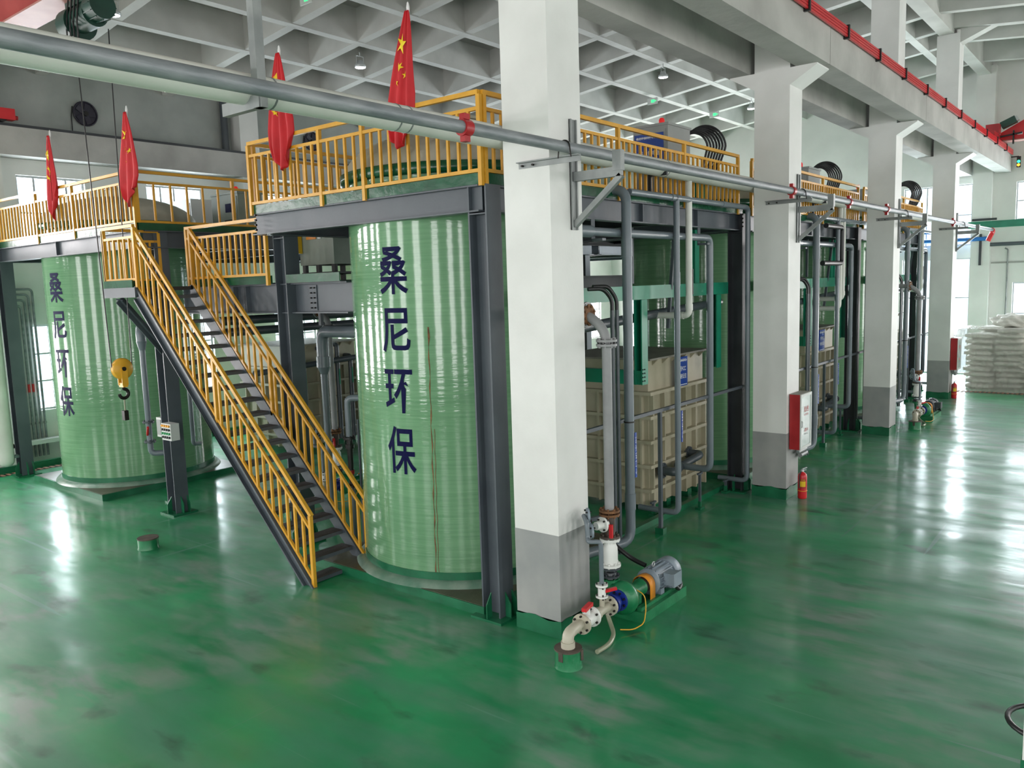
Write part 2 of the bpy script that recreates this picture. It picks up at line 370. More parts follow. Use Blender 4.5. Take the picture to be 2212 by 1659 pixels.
# ================================================================== STRUCTURE
XE, YF, XB, YN = 28.0, 16.5, -14.0, -15.9
m = MB(); m.box(XB - .3, YN - .3, -.2, XE + .3, YF + .3, 0); fl = m.build('floor', FLOOR, org=(0, 0, 0)); struct(fl, 'glossy worn green epoxy floor')
def wall(name, along, const, th, a0, a1, z0, z1, ops, label, mat=WHITE):
    br = sorted(set([a0, a1] + [q for o in ops for q in o[:2]])); m = MB()
    def put(p, q, r, s_):
        if along == 'x': m.box(p, const, r, q, const + th, s_)
        else: m.box(const, p, r, const + th, q, s_)
    for p, q in zip(br[:-1], br[1:]):
        if q - p < 1e-4: continue
        zz = z0
        for o in sorted([o for o in ops if o[0] <= p + 1e-4 and o[1] >= q - 1e-4], key=lambda o: o[2]):
            if o[2] > zz: put(p, q, zz, o[2])
            zz = o[3]
        if zz < z1: put(p, q, zz, z1)
    return struct(m.build(name, mat, org=(0, 0, 0) if False else None), label)
WN = [0]
def window(along, const, a0, a1, z0, z1, into, nv, nh, label, th=.2, light=True, detailed=True, mat=None):
    WN[0] += 1; nm = 'window_%d' % WN[0]
    mid = const + th * .5
    e = senv(nm, ((a0 + a1) / 2, mid, z0) if along == 'x' else (mid, (a0 + a1) / 2, z0), label)
    f = MB(); t = .05; d = .035
    def bx(p, q, r, s_, dd=d):
        if along == 'x': f.box(p, mid - dd, r, q, mid + dd, s_)
        else: f.box(mid - dd, p, r, mid + dd, q, s_)
    bx(a0, a1, z0, z0 + t); bx(a0, a1, z1 - t, z1); bx(a0, a0 + t, z0 + t, z1 - t); bx(a1 - t, a1, z0 + t, z1 - t)
    xs = [a0 + t + (a1 - a0 - 2 * t) * i / nv for i in range(nv + 1)]; zs = [z0 + t + (z1 - z0 - 2 * t) * i / nh for i in range(nh + 1)]
    for x in xs[1:-1]: bx(x - .022, x + .022, z0 + t, z1 - t, .025)
    for z in zs[1:-1]: bx(a0 + t, a1 - t, z - .02, z + .02, .022)
    f.build('window_frame', FRAME, e)
    if detailed:
        for i in range(nv):
            for j in range(nh):
                p = MB(); q = (xs[i], xs[i + 1], zs[j], zs[j + 1])
                if along == 'x': p.box(q[0], mid - .004, q[2], q[1], mid + .004, q[3])
                else: p.box(mid - .004, q[0], q[2], mid + .004, q[1], q[3])
                p.build('pane', mat or PANE, e)
    if light:
        o = .25
        if along == 'x': window_light((a0 + a1) / 2, const + (th + o if into[1] < 0 else -o), (z0 + z1) / 2, a1 - a0 + .1, z1 - z0 + .1, into)
        else: window_light(const + (th + o if into[0] < 0 else -o), (a0 + a1) / 2, (z0 + z1) / 2, a1 - a0 + .1, z1 - z0 + .1, into)
    return e
ZR = 11.15   # underside of ribs at the ridge; the roof falls 0.108 per metre to both sides
def zroof(y): return ZR - .108 * abs(y - .3)
# far wall -----------------------------------------------------------
fw = []
for i in range(-2, 4):
    for a, b in ((1.07, 2.67), (4.28, 5.95)):
        fw += [(7 * i + a, 7 * i + b, 5.2, 6.98), (7 * i + a, 7 * i + b, 1.26, 3.38)]
wall('wall_far', 'x', YF, .25, XB - .3, XE + .25, 0, 8.0, fw, 'white long wall with windows behind the tanks')
m = MB(); m.box(XB - .3, YF, 8.0, XE + .25, YF + .25, 10.2); struct(m.build('wall_far_upper', WCONC), 'bare grey concrete upper part of the far wall')
for a, b, z0, z1 in fw:
    vis = -1 < a < 20
    window('x', YF, a, b, z0, z1, (0, -1, 0), 4, 2 if z0 > 4 else 3, 'bright window in the long far wall', .25, detailed=vis)
# far wall pilasters, runway beam
for i in range(-1, 4):
    m = MB(); m.box(7 * i, YF - .45, 0, 7 * i + .62, YF - .001, zroof(YF - .45) + .2); p = m.build('trim_pilaster_%d' % (i + 2), WHITE); struct(p, 'white pilaster of the long far wall')
m = MB(); m.box(XB, YF - .55, 7.35, XE, YF - .002, 8.0); p = m.build('crane_runway_ledge', CONC); tag(p, 'pale concrete crane runway ledge along the far wall', 'beam')
m = MB(); m.box(XB, YF - .52, 8.0, XE, YF - .46, 8.07); p = m.build('crane_rail', DSTEEL); tag(p, 'thin dark crane rail on the far wall ledge', 'rail')
# end wall -----------------------------------------------------------
ew = [(.66, 3.05, .0, 4.45), (.66, 3.05, 4.92, 7.2), (5.0, 7.4, 1.2, 4.3), (5.0, 7.4, 5.2, 7.2), (9.5, 12, 1.2, 4.3), (9.5, 12, 5.2, 7.2)]  # openings left of the first pair are added for light, mostly hidden by tanks
rb = [(-2.75, -.73, 1.2, 3.49), (-2.75, -.73, 5.75, 7.13)]
for k in range(1, 4):
    rb += [(-2.75 - 3.3 * k, -.73 - 3.3 * k, 1.2, 3.49), (-2.75 - 3.3 * k, -.73 - 3.3 * k, 5.75, 7.13)]
wall('wall_end', 'y', XE, .25, YN - .3, YF, 0, 11.9, ew + rb, 'white end wall beyond the stacked sacks')
for k, (a, b, z0, z1) in enumerate(ew):
    window('y', XE, a, b, z0, z1, (-1, 0, 0), 3 if k < 2 else 4, 3 if z0 < 1 else 2, 'tall glazed opening in the end wall' if k == 0 else 'bright end wall window behind the last tank, most of them added for light', .25, detailed=k < 4)
for k, (a, b, z0, z1) in enumerate(rb):
    window('y', XE, a, b, z0, z1, (-1, 0, 0), 2, 2, 'pale blue window in the end wall above the sacks', .25, detailed=k < 2)
for nm, y0 in (('a', 0.0),):
    m = MB(); m.box(XE - .35, 0, 0, XE, .62, 11.3); p = m.build('trim_pilaster_9', WHITE); struct(p, 'white pilaster at the middle of the end wall')
m = MB(); m.box(XE - .03, -16, 4.2, XE + .0, -.02, 4.26); p = m.build('trim_1', CONC); struct(p, 'thin grey joint across the end wall')  # narrow strip in grey concrete colour
# walls behind the viewer -------------------------------------------
nw = []
for i in range(-2, 4):
    nw += [(7 * i + 2.4, 7 * i + 4.3, .9, 7.0)]
wall('wall_near', 'x', YN - .25, .25, XB - .3, XE + .25, 0, 10.2, nw, 'white long wall behind the viewer')
for a, b, z0, z1 in nw: window('x', YN - .25, a, b, z0, z1, (0, 1, 0), 2, 4, 'tall window in the wall behind the viewer', .25, detailed=False)
bw = []
for y in (-12.6, -8.2, -3.4, 1.8, 6.6, 11.4): bw += [(y, y + 1.9, .9, 7.0)]
wall('wall_back', 'y', XB - .25, .25, YN - .3, YF, 0, 11.9, bw, 'white end wall behind the viewer')
for a, b, z0, z1 in bw: window('y', XB - .25, a, b, z0, z1, (1, 0, 0), 2, 4, 'tall window in the end wall behind the viewer', .25, detailed=False)
# ceiling: two sloping coffered slabs --------------------------------
RD = .78; RW = .24
cl = senv('ceiling', (0, 0, 9), 'sloping concrete waffle ceiling')
for y0, y1 in ((.3, YF + .3), (.3, YN - .3)):
    m = MB(); za, zb = zroof(y0) + RD, zroof(y1) + RD
    m.prism([(XB - .3, y0, za), (XB - .3, y1, zb), (XB - .3, y1, zb + .15), (XB - .3, y0, za + .15)], (XE - XB + .6, 0, 0)); m.build('slab', CEILM, cl)
for sgn, ys in ((1, [7.0 + 1.89 * j for j in range(-3, 5)]), (-1, [-.4 - 1.89 * j for j in range(1, 8)])):
    for y in ys:
        z = zroof(y); m = MB(); m.box(XB, y - RW / 2, z, XE, y + RW / 2, z + RD + .05); m.build('rib', CEILM, cl)
for i in range(-3, 4):
    for dx in (-1.93, 0, 1.85):
        x = 7.31 - .3 + 7 * i + dx
        if not (XB + .2 < x < XE - .2): continue
        for y0, y1 in ((.3, YF), (.3, YN)):
            m = MB(); za, zb = zroof(y0) + .002, zroof(y1) + .002
            m.prism([(x - RW / 2, y0, za), (x - RW / 2, y1, zb), (x - RW / 2, y1, zb + RD), (x - RW / 2, y0, za + RD)], (RW, 0, 0)); m.build('rib', CEILM, cl)
m = MB(); m.box(XB, .17, 11.0, XE, .56, 12.0); m.build('ridge_beam', CEILM, cl)
for x in (0, 7, 14, 21):     # haunched girders on the right-hand side
    for s_ in (-1,):
        m = MB(); y0 = .1
        pts = [(0, 10.72), (-.9, 11.08), (-15.5, 11.08 - .108 * 14.6), (-15.5, 12.0 - .108 * 15.5), (0, 12.0)]
        m.prism([(x + .04, q[0], q[1]) for q in pts], (.42, 0, 0)); m.build('haunched_girder', CEILM, cl)
# concrete columns ---------------------------------------------------
cname = ['nearest wide white concrete column beside the green pump', 'white concrete column carrying the near red hydrant cabinet',
         'third white concrete column, beyond the near hydrant cabinet', 'farthest white concrete column with a red cabinet by the sacks', ]
def column(x, y, label, h=11.0):
    t = thing('concrete_column', label, 'column', (x + .31, y + .31, 0), 'concrete columns in the middle row')
    m = MB(); m.box(x, y, 1.2, x + .6, y + .62, h); m.build('shaft', COLW, t)
    m = MB(); m.box(x - .002, y - .002, .2, x + .602, y + .622, 1.2); m.build('grey_band', COLG, t)
    m = MB()
    # green skirting with a hand-painted, uneven top edge
    n = 7; e = .012
    for (ax, ay, bx, by) in ((x - e, y - e, x + .6 + e, y - e), (x + .6 + e, y - e, x + .6 + e, y + .62 + e), (x + .6 + e, y + .62 + e, x - e, y + .62 + e), (x - e, y + .62 + e, x - e, y - e)):
        for k in range(n):
            p, q = k / n, (k + 1) / n; h0 = .2 + .018 * math.sin(7 * (ax + ay) + 9 * p + ax * by); h1 = .2 + .018 * math.sin(7 * (ax + ay) + 9 * q + ax * by)
            P = (ax + (bx - ax) * p, ay + (by - ay) * p); Q = (ax + (bx - ax) * q, ay + (by - ay) * q)
            m.add([(P[0], P[1], 0), (Q[0], Q[1], 0), (Q[0], Q[1], h1), (P[0], P[1], h0)], [(0, 1, 2, 3)])
    m.build('green_skirting', GBASE, t)
    for s_ in (-1, 1):
        y0 = y if s_ < 0 else y + .62; y1 = y0 + s_ * .45
        m = MB(); m.prism([(x + .0, y0, 7.48), (x + .0, y0, 7.2), (x + .0, y1, 7.46), (x, y1, 7.48)], (.6, 0, 0)); m.build('corbel', COLW, t)
    return t
for i in range(4): column(7.0 * i, 0, cname[i])
for i in (-1,): column(-7.0, 0, 'white concrete column left of the viewer') if False else None
# crane runway beams on the corbels
def runway(y0, y1, label):
    t = thing('crane_runway_beam', label, 'beam', (7, (y0 + y1) / 2, 7.48), 'concrete crane runway beams')
    for a, b in ((-13.5, 0.3), (.32, 7.3), (7.32, 14.3), (14.32, 21.3), (21.32, 27.9)):
        m = MB(); m.box(a, y0, 7.48, b, y1, 8.2); m.build('beam_segment', CONC, t)
    m = MB(); m.box(-13.5, (y0 + y1) / 2 - .03, 8.2, 27.9, (y0 + y1) / 2 + .03, 8.28); m.build('crane_rail', DSTEEL, t)
runway(-.56, -.10, 'concrete crane runway beam with red conductor rail on its edge')
runway(.70, 1.10, 'concrete crane runway beam on the tank side of the columns')
t = thing('conductor_rail', 'red crane conductor rail strip along the concrete beam', 'rail', (7, -.6, 8.1))
for k in range(4):
    m = MB(); m.box(-10, -.635, 8.05 + k * .045, 27.6, -.60, 8.05 + k * .045 + .036); m.build('conductor_bar', RED, t)
for x in range(-8, 28, 2):
    m = MB(); m.box(x, -.66, 8.02, x + .05, -.56, 8.25); m.build('hanger_clip', BLKP, t)

# ================================================================== TANKS
def on_cyl(cx, cy, r, a0):
    return lambda u, z: Vector((cx + (r + .004) * math.cos(a0 + u / r), cy + (r + .004) * math.sin(a0 + u / r), z))
def frp_tank(cx, cy, label, short, text=None, rust=False, mat=FRP, plinth=True, pl=(1.62, 1.62), H=5.5):
    r = 1.55
    t = thing('frp_tank', label, 'tank', (cx, cy, 0), 'tall round green tanks')
    m = MB(); m.lathe([(r, .14), (r, H)], (cx, cy, 0), 72); m.build('shell', mat, t)
    m = MB(); m.lathe([(r + .012, .14), (r + .012, .30)], (cx, cy, 0), 72); m.build('green_base_band', GBASE, t)
    m = MB(); m.lathe([(r + .14, .12), (r + .10, .17), (r + .015, .20), (r, .20)], (cx, cy, 0), 72); m.build('mortar_skirt', MORTAR, t)
    m = MB(); m.lathe([(r + .03, H - .12), (r + .08, H - .1), (r + .08, H + .02), (r + .02, H + .03)], (cx, cy, 0), 64); m.build('rim_flange', TOE, t)
    prof = [(r + .02, H)] + [((r + .01) * math.cos(a), H + .03 + .60 * math.sin(a)) for a in [PI / 2 * k / 9 for k in range(9)]] + [(.02, H + .63)]
    m = MB(); m.lathe(prof, (cx, cy, 0), 64); m.build('dome', DOME, t)
    m = MB(); m.cyl((cx + .1, cy, H + .6), (cx + .1, cy, H + .78), .28, 24); m.cyl((cx + .1, cy, H + .78), (cx + .1, cy, H + .82), .34, 24); m.build('manhole', DOME, t)
    if text:
        z = [4.22, 3.46, 2.675, 1.90]; hh = [.60, .57, .57, .63]
        for k, ch in enumerate(text):
            f = on_cyl(cx, cy, r, 0)
            a0 = math.radians(-172 + .0 * k)
            fn = (lambda zc: (lambda u, v: Vector((cx + (r + .005) * math.cos(a0 + u / r), cy + (r + .005) * math.sin(a0 + u / r), zc + v))))(z[k])
            lettering(ch, .45, hh[k], fn, NAVY, t, 'painted_character', .013, 7)
    if rust:
        m = MB(); a0 = math.radians(-154.5); pts = []
        n = 26
        for k in range(n + 1):
            z = 3.5 + (.22 - 3.5) * k / n; a = a0 - math.radians(1.4) * k / n + .004 * math.sin(k * 1.7); wd = (.006 + .004 * math.sin(k * 2.3)) * (1.6 if k < 2 else 1)
            for q in (-1, 1): pts.append((cx + (r + .003) * math.cos(a + q * wd / r), cy + (r + .003) * math.sin(a + q * wd / r), z))
        m.add(pts, [(2 * k, 2 * k + 1, 2 * k + 3, 2 * k + 2) for k in range(n)]); m.build('rust_streak', RUST, t)
        m = MB(); pts = []
        for k in range(n + 1):
            z = 2.2 + (.22 - 2.2) * k / n; a = a0 + math.radians(.9) - math.radians(1.0) * k / n + .003 * math.sin(k * 1.3)
            for q in (-1, 1): pts.append((cx + (r + .003) * math.cos(a + q * .0022), cy + (r + .003) * math.sin(a + q * .0022), z))
        m.add(pts, [(2 * k, 2 * k + 1, 2 * k + 3, 2 * k + 2) for k in range(n)]); m.build('rust_streak', RUST, t)
    if plinth:
        b = thing('tank_plinth', 'low green-edged plinth of the ' + short, 'plinth', (cx, cy, 0), 'tank plinths')
        p0, p1 = pl
        m = MB(); m.box(cx - p0, cy - p0, .0, cx + p1, cy + p1, .12); m.build('edge', GBASE, b)
        m = MB(); m.box(cx - p0 + .02, cy - p0 + .02, .115, cx + p1 - .02, cy + p1 - .02, .125); m.build('top', PLINTH, b)
    return t
frp_tank(1.6, 2.75, 'large green round tank with navy characters beside the nearest column', 'tank beside the nearest column', '桑尼环保', True)
frp_tank(1.6, 12.67, 'green round tank with navy characters at the left by the far wall', 'lettered tank by the far wall', '桑尼环保')
frp_tank(9.4, 2.75, 'green round tank behind the beige tank of the first gap', 'tank behind the first beige tank', None)
frp_tank(17.2, 2.75, 'green round tank behind the third white column', 'tank behind the third column', None)
frp_tank(9.4, 12.67, 'pale green round tank seen in the gap beside the lettered tank', 'pale tank seen in the gap', None, mat=FRPY)
frp_tank(17.2, 12.67, 'hindmost green round tank near the far wall', 'hindmost tank near the far wall', None)

# beige ribbed reaction tanks ---------------------------------------
def beige_tank(x0, y0, label, sx=2.08, sy=1.9, full=True):
    x1, y1 = x0 + sx, y0 + sy
    t = thing('ribbed_tank', label, 'tank', ((x0 + x1) / 2, (y0 + y1) / 2, 0), 'beige ribbed reaction tanks')
    m = MB(); m.box(x0, y0, .14, x1, y1, 2.66); m.build('body', BEIGE, t)
    for z in (2.1, 1.69, 1.27, .85, .43):
        m = MB(); e = .11
        m.box(x0 - e, y0 - e, z - .028, x1 + e, y0, z + .028); m.box(x0 - e, y1, z - .028, x1 + e, y1 + e, z + .028)
        m.box(x0 - e, y0, z - .028, x0, y1, z + .028); m.box(x1, y0, z - .028, x1 + e, y1, z + .028); m.build('rib', BEIGE, t)
    for k in range(6):
        x = x0 + .04 + (sx - .08) * k / 5
        m = MB(); m.box(x - .018, y0 - .085, .14, x + .018, y0, 2.1); m.build('upright', BEIGE, t)
    for k in range(5):
        y = y0 + .1 + (sy - .2) * k / 4
        m = MB(); m.box(x0 - .085, y - .018, .14, x0, y + .018, 2.1); m.build('upright', BEIGE, t)
    m = MB(); m.box(x0 - .10, y0 - .10, 2.66, x1 + .10, y1 + .10, 2.69); m.build('lid', BLID, t)
    for k in range(6):
        x = x0 + .15 + (sx - .3) * k / 5
        m = MB(); m.prism([(x, y0 - .10, 2.66), (x, y0, 2.66), (x, y0, 2.56)], (.03, 0, 0)); m.build('gusset', BEIGE, t)
    for k in range(5):
        x = x0 + .15 + (sx - .45) * k / 4
        m = MB(); m.box(x, y0 - .04, .0, x + .15, y0 + .25, .14); m.build('foot', GBASE, t)
    return t
b1 = beige_tank(4.9, 1.6, 'beige ribbed square tank with a blue sign in the first gap')
b2 = beige_tank(12.6, 1.6, 'beige ribbed square tank with a blue sign behind the second column')
b3 = beige_tank(20.2, 1.6, 'beige ribbed square tank behind the third column', sx=1.5)
b4 = beige_tank(4.9, 11.52, 'dark beige ribbed tank beyond the staircase')
def sign(o, u, n, w_, h_, lines, label, parent=None):
    """flat printed sign: o = centre, u = reading direction, n = outward normal"""
    o, u, n = v3(o), v3(u), v3(n); v = Vector((0, 0, 1))
    t = thing('blue_sign', label, 'sign', o - v * h_ / 2)
    m = MB(); m.add([o + u * a * w_ / 2 + v * b * h_ / 2 + n * c for c in (0, .012) for a, b in ((-1, -1), (1, -1), (1, 1), (-1, 1))],
                    [(3, 2, 1, 0), (4, 5, 6, 7), (0, 1, 5, 4), (1, 2, 6, 5), (2, 3, 7, 6), (3, 0, 4, 7)]); m.build('plate', BLUE, t)
    m = MB()
    for b in (.74, -.9): m.add([o + u * a * w_ * .44 + v * (b * h_ / 2 + c) + n * .015 for a, c in ((-1, -.006), (1, -.006), (1, .006), (-1, .006))], [(0, 1, 2, 3)])
    m.build('white_line', WTXT, t)
    for s_, cy, cw, chh in lines: lettering(s_, cw * w_, chh * h_, flat(o + v * cy * h_, u, v, n, .016), WTXT, t, 'lettering', .01)
    return t
sign((5.93, 1.50, 2.37), (1, 0, 0), (0, -1, 0), .42, .52, [('桑尼环保科技', .38, .8, .10), ('4号FCC', .10, .66, .17), ('电解反应', -.16, .74, .17)], 'blue printed sign on the first beige tank')
sign((13.5, 1.50, 2.37), (1, 0, 0), (0, -1, 0), .42, .52, [('桑尼环保科技', .38, .8, .10), ('3号FCC', .10, .66, .17), ('电解反应', -.16, .74, .17)], 'blue printed sign on the beige tank behind the second column')
# equipment curb along the row
m = MB(); m.box(3.3, 1.22, 0, 28 - 6.5, 1.32, .1); p = m.build('floor_curb', GBASE); tag(p, 'low green curb in front of the beige tanks', 'curb')

# ================================================================== STEEL PLATFORMS
def hcol(mb, x, y, z0, z1, dy=.28, wx=.26):
    mb.ibeam((x, y, z0), (x, y, z1), dy, wx, up=(0, 1, 0), tf=.022, tw=.016)
def steel_column(name, x, y, z1, parent, base=True, dy=.28, wx=.26, mat=STEEL, stiff=()):
    m = MB(); hcol(m, x, y, .03, z1, dy, wx); c = m.build(name, mat, parent)
    m = MB(); m.box(x - .24, y - .24, 0, x + .24, y + .24, .03); m.build('base_plate', GBASE, c)
    for sx, sy in ((-.03, -1), (.09, -1), (-.03, 1)):
        m = MB(); y0 = y + sy * dy / 2
        m.prism([(x + sx, y0, .03), (x + sx, y0 + sy * .085, .03), (x + sx, y0 + sy * .085, .2), (x + sx, y0, .33)], (.014, 0, 0)); m.build('gusset', GBASE, c)
    m = MB(); m.prism([(x - wx / 2, y - .01, .03), (x - wx / 2 - .09, y - .01, .03), (x - wx / 2 - .09, y - .01, .2), (x - wx / 2, y - .01, .33)], (0, .014, 0)); m.build('gusset', GBASE, c)
    for z in stiff:
        m = MB(); m.box(x - wx / 2, y - dy / 2 + .02, z, x - .008, y + dy / 2 - .02, z + .014); m.build('stiffener', mat, c)
    return c
def bolts(parent, pts, d, r=.016, name='bolt'):
    for p in pts:
        m = MB(); p = v3(p); m.cyl(p, p + v3(d) * .03, r, 6); m.build(name, BOLT, parent)
ZB, ZT = 4.83, 5.13
def platform(label, x0, x1, y0, y1, cols, group='steel equipment platforms', endcap=True):
    t = thing('steel_platform', label, 'platform', ((x0 + x1) / 2, (y0 + y1) / 2, 0), group)
    zc = (ZB + ZT) / 2
    for (a, b) in (((x0 + .05, y0 + .05, zc), (x0 + .05, y1, zc)), ((x0 + .1, y0 + .06, zc), (x1, y0 + .06, zc)), ((x0 + .1, y1 - .1, zc), (x1, y1 - .1, zc)), ((x1 - .08, y0 + .1, zc), (x1 - .08, y1 - .1, zc))):
        m = MB(); m.ibeam(a, b, .30, .16, tf=.018, tw=.012); m.build('beam', STEEL, t)
    for k in range(1, 4):
        x = x0 + (x1 - x0) * k / 4; m = MB(); m.box(x - .006, y0 - .01, ZB + .02, x + .006, y0 + .06, ZT - .02); m.build('stiffener', STEEL, t)
    for k in range(1, 3):
        m = MB(); x = x0 + .1 + (x1 - x0) * k / 3; m.ibeam((x, y0 + .1, zc), (x, y1 - .1, zc), .2, .12); m.build('joist', DSTEEL, t)
    m = MB(); m.box(x0, y0, ZT, x1, y1, ZT + .02); m.build('deck_plate', DSTEEL, t)
    for a in ((x0 - .02, y0 - .02, x0 - .008, y1), (x0 - .02, y0 - .02, x1, y0 - .008)):
        m = MB(); m.box(a[0], a[1], ZT + .003, a[2], a[3], ZT + .125); m.build('toe_board', TOE, t)
    for (x, y) in cols: steel_column('steel_column', x, y, ZT, t, stiff=(ZB - .03, ZT - .02), mat=STEEL if x < 6 else DSTEEL)
    return t
P1 = platform('grey steel platform around the top of the lettered tank', 0, 7.2, .93, 5.36, [(.12, 1.02), (.62, 5.48), (7.2, 1.0), (7.0, 5.1)])
P2 = platform('steel platform behind the second white column', 7.55, 14.35, .93, 5.36, [(14.3, 1.0), (14.2, 5.1)])
P3 = platform('steel platform behind the third white column', 14.7, 21.2, .93, 5.36, [(20.95, 1.0), (20.9, 5.1)])
bolts(P1, [(-.03, 5.24, 4.9 + .07 * k) for k in range(4)], (-1, 0, 0))
bolts(P1, [(7.05, .86, 4.9 + .07 * k) for k in range(4)], (0, -1, 0))
PF = platform('left grey steel platform around the tank by the far wall', 0, 7.2, 8.75, 15.3, [(.4, 8.92), (.12, 15.1), (7.0, 9.0)])
PF2_SHADE = platform('added steel platform of the second bay, blocking far window light', 7.55, 14.35, 8.75, 15.3, [(14.2, 9.0), (14.2, 15.1)])  # plain platform added to keep far window light off the near bays
PF3_SHADE = platform('added steel platform of the third bay, blocking far window light', 14.7, 21.2, 8.75, 15.3, [(20.9, 9.0), (20.9, 15.1)])  # likewise added to block light from the far upper windows
m = MB(); m.box(-.012, 12.05, ZB + .02, .05, 12.065, ZT - .02); m.build('stiffener', STEEL, PF)
# middle deck between the two platforms
MD2_SHADE = thing('middle_walkway', 'added rear walkway blocking light between the second and third bay platforms', 'walkway', (14, 7, 0))  # walkway extension added to darken the space under the platforms
m = MB(); m.box(7.2, 5.5, 4.12, 21.2, 8.7, 4.14); m.build('deck_plate', DSTEEL, MD2_SHADE)
for y in (5.75, 8.45): m = MB(); m.ibeam((7.2, y, 3.89), (21.2, y, 3.89), .46, .2); m.build('beam', STEEL, MD2_SHADE)
for x in (7.3, 14, 21):
    m = MB(); m.bar((x, 7.1, 0), (x, 7.1, 4.12), .2, .2); m.build('post', STEEL, MD2_SHADE)
MD = thing('middle_walkway', 'lower steel walkway between the two tank platforms', 'walkway', (3, 7, 0))
for a, b in (((.66, 4.03, 3.89), (.66, 8.6, 3.89)), ((.8, 8.45, 3.89), (7, 8.45, 3.89)), ((.8, 5.75, 3.89), (7, 5.75, 3.89))):
    m = MB(); m.ibeam(a, b, .46, .2, tf=.02, tw=.014); m.build('beam', STEEL, MD)
m = MB(); m.box(.47, 5.66, 4.12, 7, 8.74, 4.14); m.build('deck_plate', DSTEEL, MD)
m = MB(); m.box(.455, 4.05, 4.125, .47, 5.3, 4.25); m.box(.455, 5.66, 4.125, .47, 7.95, 4.25); m.build('toe_board', TOE, MD)
m = MB(); m.box(.47, 4.05, 4.12, .9, 5.3, 4.14); m.build('deck_plate', DSTEEL, MD)
for y in (6.9, 6.55): 
    m = MB(); m.box(.57, y, 3.68, .66, y + .012, 4.1); m.build('stiffener', STEEL, MD)
m = MB(); m.box(.638, 4.82, 3.70, .652, 4.98, 4.08); m.build('splice_plate', STEEL, MD)
bolts(MD, [(.64, 4.86 + .08 * (k % 2), 3.74 + .075 * (k // 2)) for k in range(10)], (-1, 0, 0), .012)

# ================================================================== RAILINGS
balu = {}
def baluster_mesh(h, w_=.032):
    k = (round(h, 3), w_)
    if k not in balu:
        m = MB(); m.box(-w_ / 2, -w_ / 2, 0, w_ / 2, w_ / 2, h); me = m.mesh('baluster', Vector()); me.materials.append(YEL); balu[k] = me
    return balu[k]
def railing(label, p0, p1, zb, posts, step, ht=1.0, hm=.82, hb=.13, post_to=-.04, group='yellow guard railings'):
    """posts: distances from p0"""
    p0, p1 = Vector((*p0, 0)), Vector((*p1, 0)); d = (p1 - p0); L = d.length; d.normalize()
    t = thing('guard_railing', label, 'railing', ((p0 + p1) / 2 + Vector((0, 0, zb))), group)
    for nm, h, s_ in (('top_rail', ht - .025, .05), ('middle_rail', hm - .02, .04), ('bottom_rail', hb, .04)):
        m = MB(); m.bar(p0 + Vector((0, 0, zb + h)), p1 + Vector((0, 0, zb + h)), s_, s_); m.build(nm, YEL, t)
    for q in posts:
        c = p0 + d * q; m = MB(); m.box(c.x - .026, c.y - .026, zb + post_to, c.x + .026, c.y + .026, zb + ht - .05); m.build('post', YEL, t)
    ps = sorted(posts)
    for a, b in zip(ps[:-1], ps[1:]):
        n = max(1, round((b - a) / step))
        for k in range(1, n):
            c = p0 + d * (a + (b - a) * k / n); inst(baluster_mesh(hm - hb - .04), 'baluster', t, (c.x, c.y, zb + hb + .02), (0, 0, math.atan2(d.y, d.x)))
    return t
railing('yellow railing on the side of the near platform facing the stairs', (-.03, .92), (-.03, 5.33), 5.15, [0, 1.95, 2.8, 4.41], .165)
railing('long yellow railing along the front of the near platform', (.0, .91), (7.0, .91), 5.15, [.03, 1.9, 2.9, 4.9, 6.98], .155)
railing('yellow railing on the second platform front', (7.6, .91), (14.3, .91), 5.15, [0, 2, 4, 6.68], .155)
railing('yellow railing on the third platform front', (14.75, .91), (21.1, .91), 5.15, [0, 2, 4, 6.3], .16)
railing('yellow railing at the back of the near platform', (.0, 5.33), (7.0, 5.33), 5.15, [.05, 2, 4, 6.98], .17)
railing('pale lit yellow railing on the front of the left platform', (-.02, 8.78), (-.02, 15.3), 5.15, [0, 2.35, 4.0, 6.5], .16)
railing('yellow railing running back from the corner of the left platform', (.0, 8.78), (7.0, 8.78), 5.15, [.03, 1.9, 3.9, 6.95], .29)
railing('yellow railing of the middle walkway beside the stairs', (.42, 5.68), (.42, 7.98), 4.14, [0.02, 2.28], .165)
# ================================================================== STAIRCASE
ST = thing('staircase', 'grey steel staircase with yellow handrails up to the walkway', 'staircase', (-.1, 5.7, 0))
ya, yb, zt = 3.68, 7.85, 4.14
for x in (-.58, .36):
    m = MB(); m.prism([(x, ya - .03, 0), (x, ya + .20, 0), (x, yb + .02, zt - .22), (x, yb + .02, zt + .02), (x, yb - .06, zt + .02)], (.03, 0, 0))
    dz = (zt - 0) / (yb - ya)
    for o in (.0,):
        e = -.05 if x < 0 else .03
        m.prism([(x + e, ya - .03, 0), (x + e, ya + .01, 0), (x + e, yb - .02, zt - .0), (x + e, yb - .06, zt + .02)], (.05, 0, 0))
        m.prism([(x + e, ya + .17, 0), (x + e, ya + .21, 0), (x + e, yb + .02, zt - .18), (x + e, yb + .02, zt - .22)], (.05, 0, 0))
    m.build('stringer', STEEL, ST)
NS = 20
for k in range(NS):
    y = ya + .12 + (yb - ya - .05) * k / NS; z = .04 + zt * k / NS
    m = MB(); m.box(-.55, y - .02, z + .012, .36, y + .21, z + .025); tr = m.build('tread', TREAD, ST)
    m = MB(); m.box(-.55, y - .025, z - .03, .36, y - .012, z + .02); m.box(-.55, y + .2, z - .03, .36, y + .212, z + .02); m.build('tread_edge', STEEL, tr)
m = MB(); m.box(-.62, 7.82, 4.08, .36, 8.72, 4.14); LD = m.build('landing_deck', DSTEEL, ST)
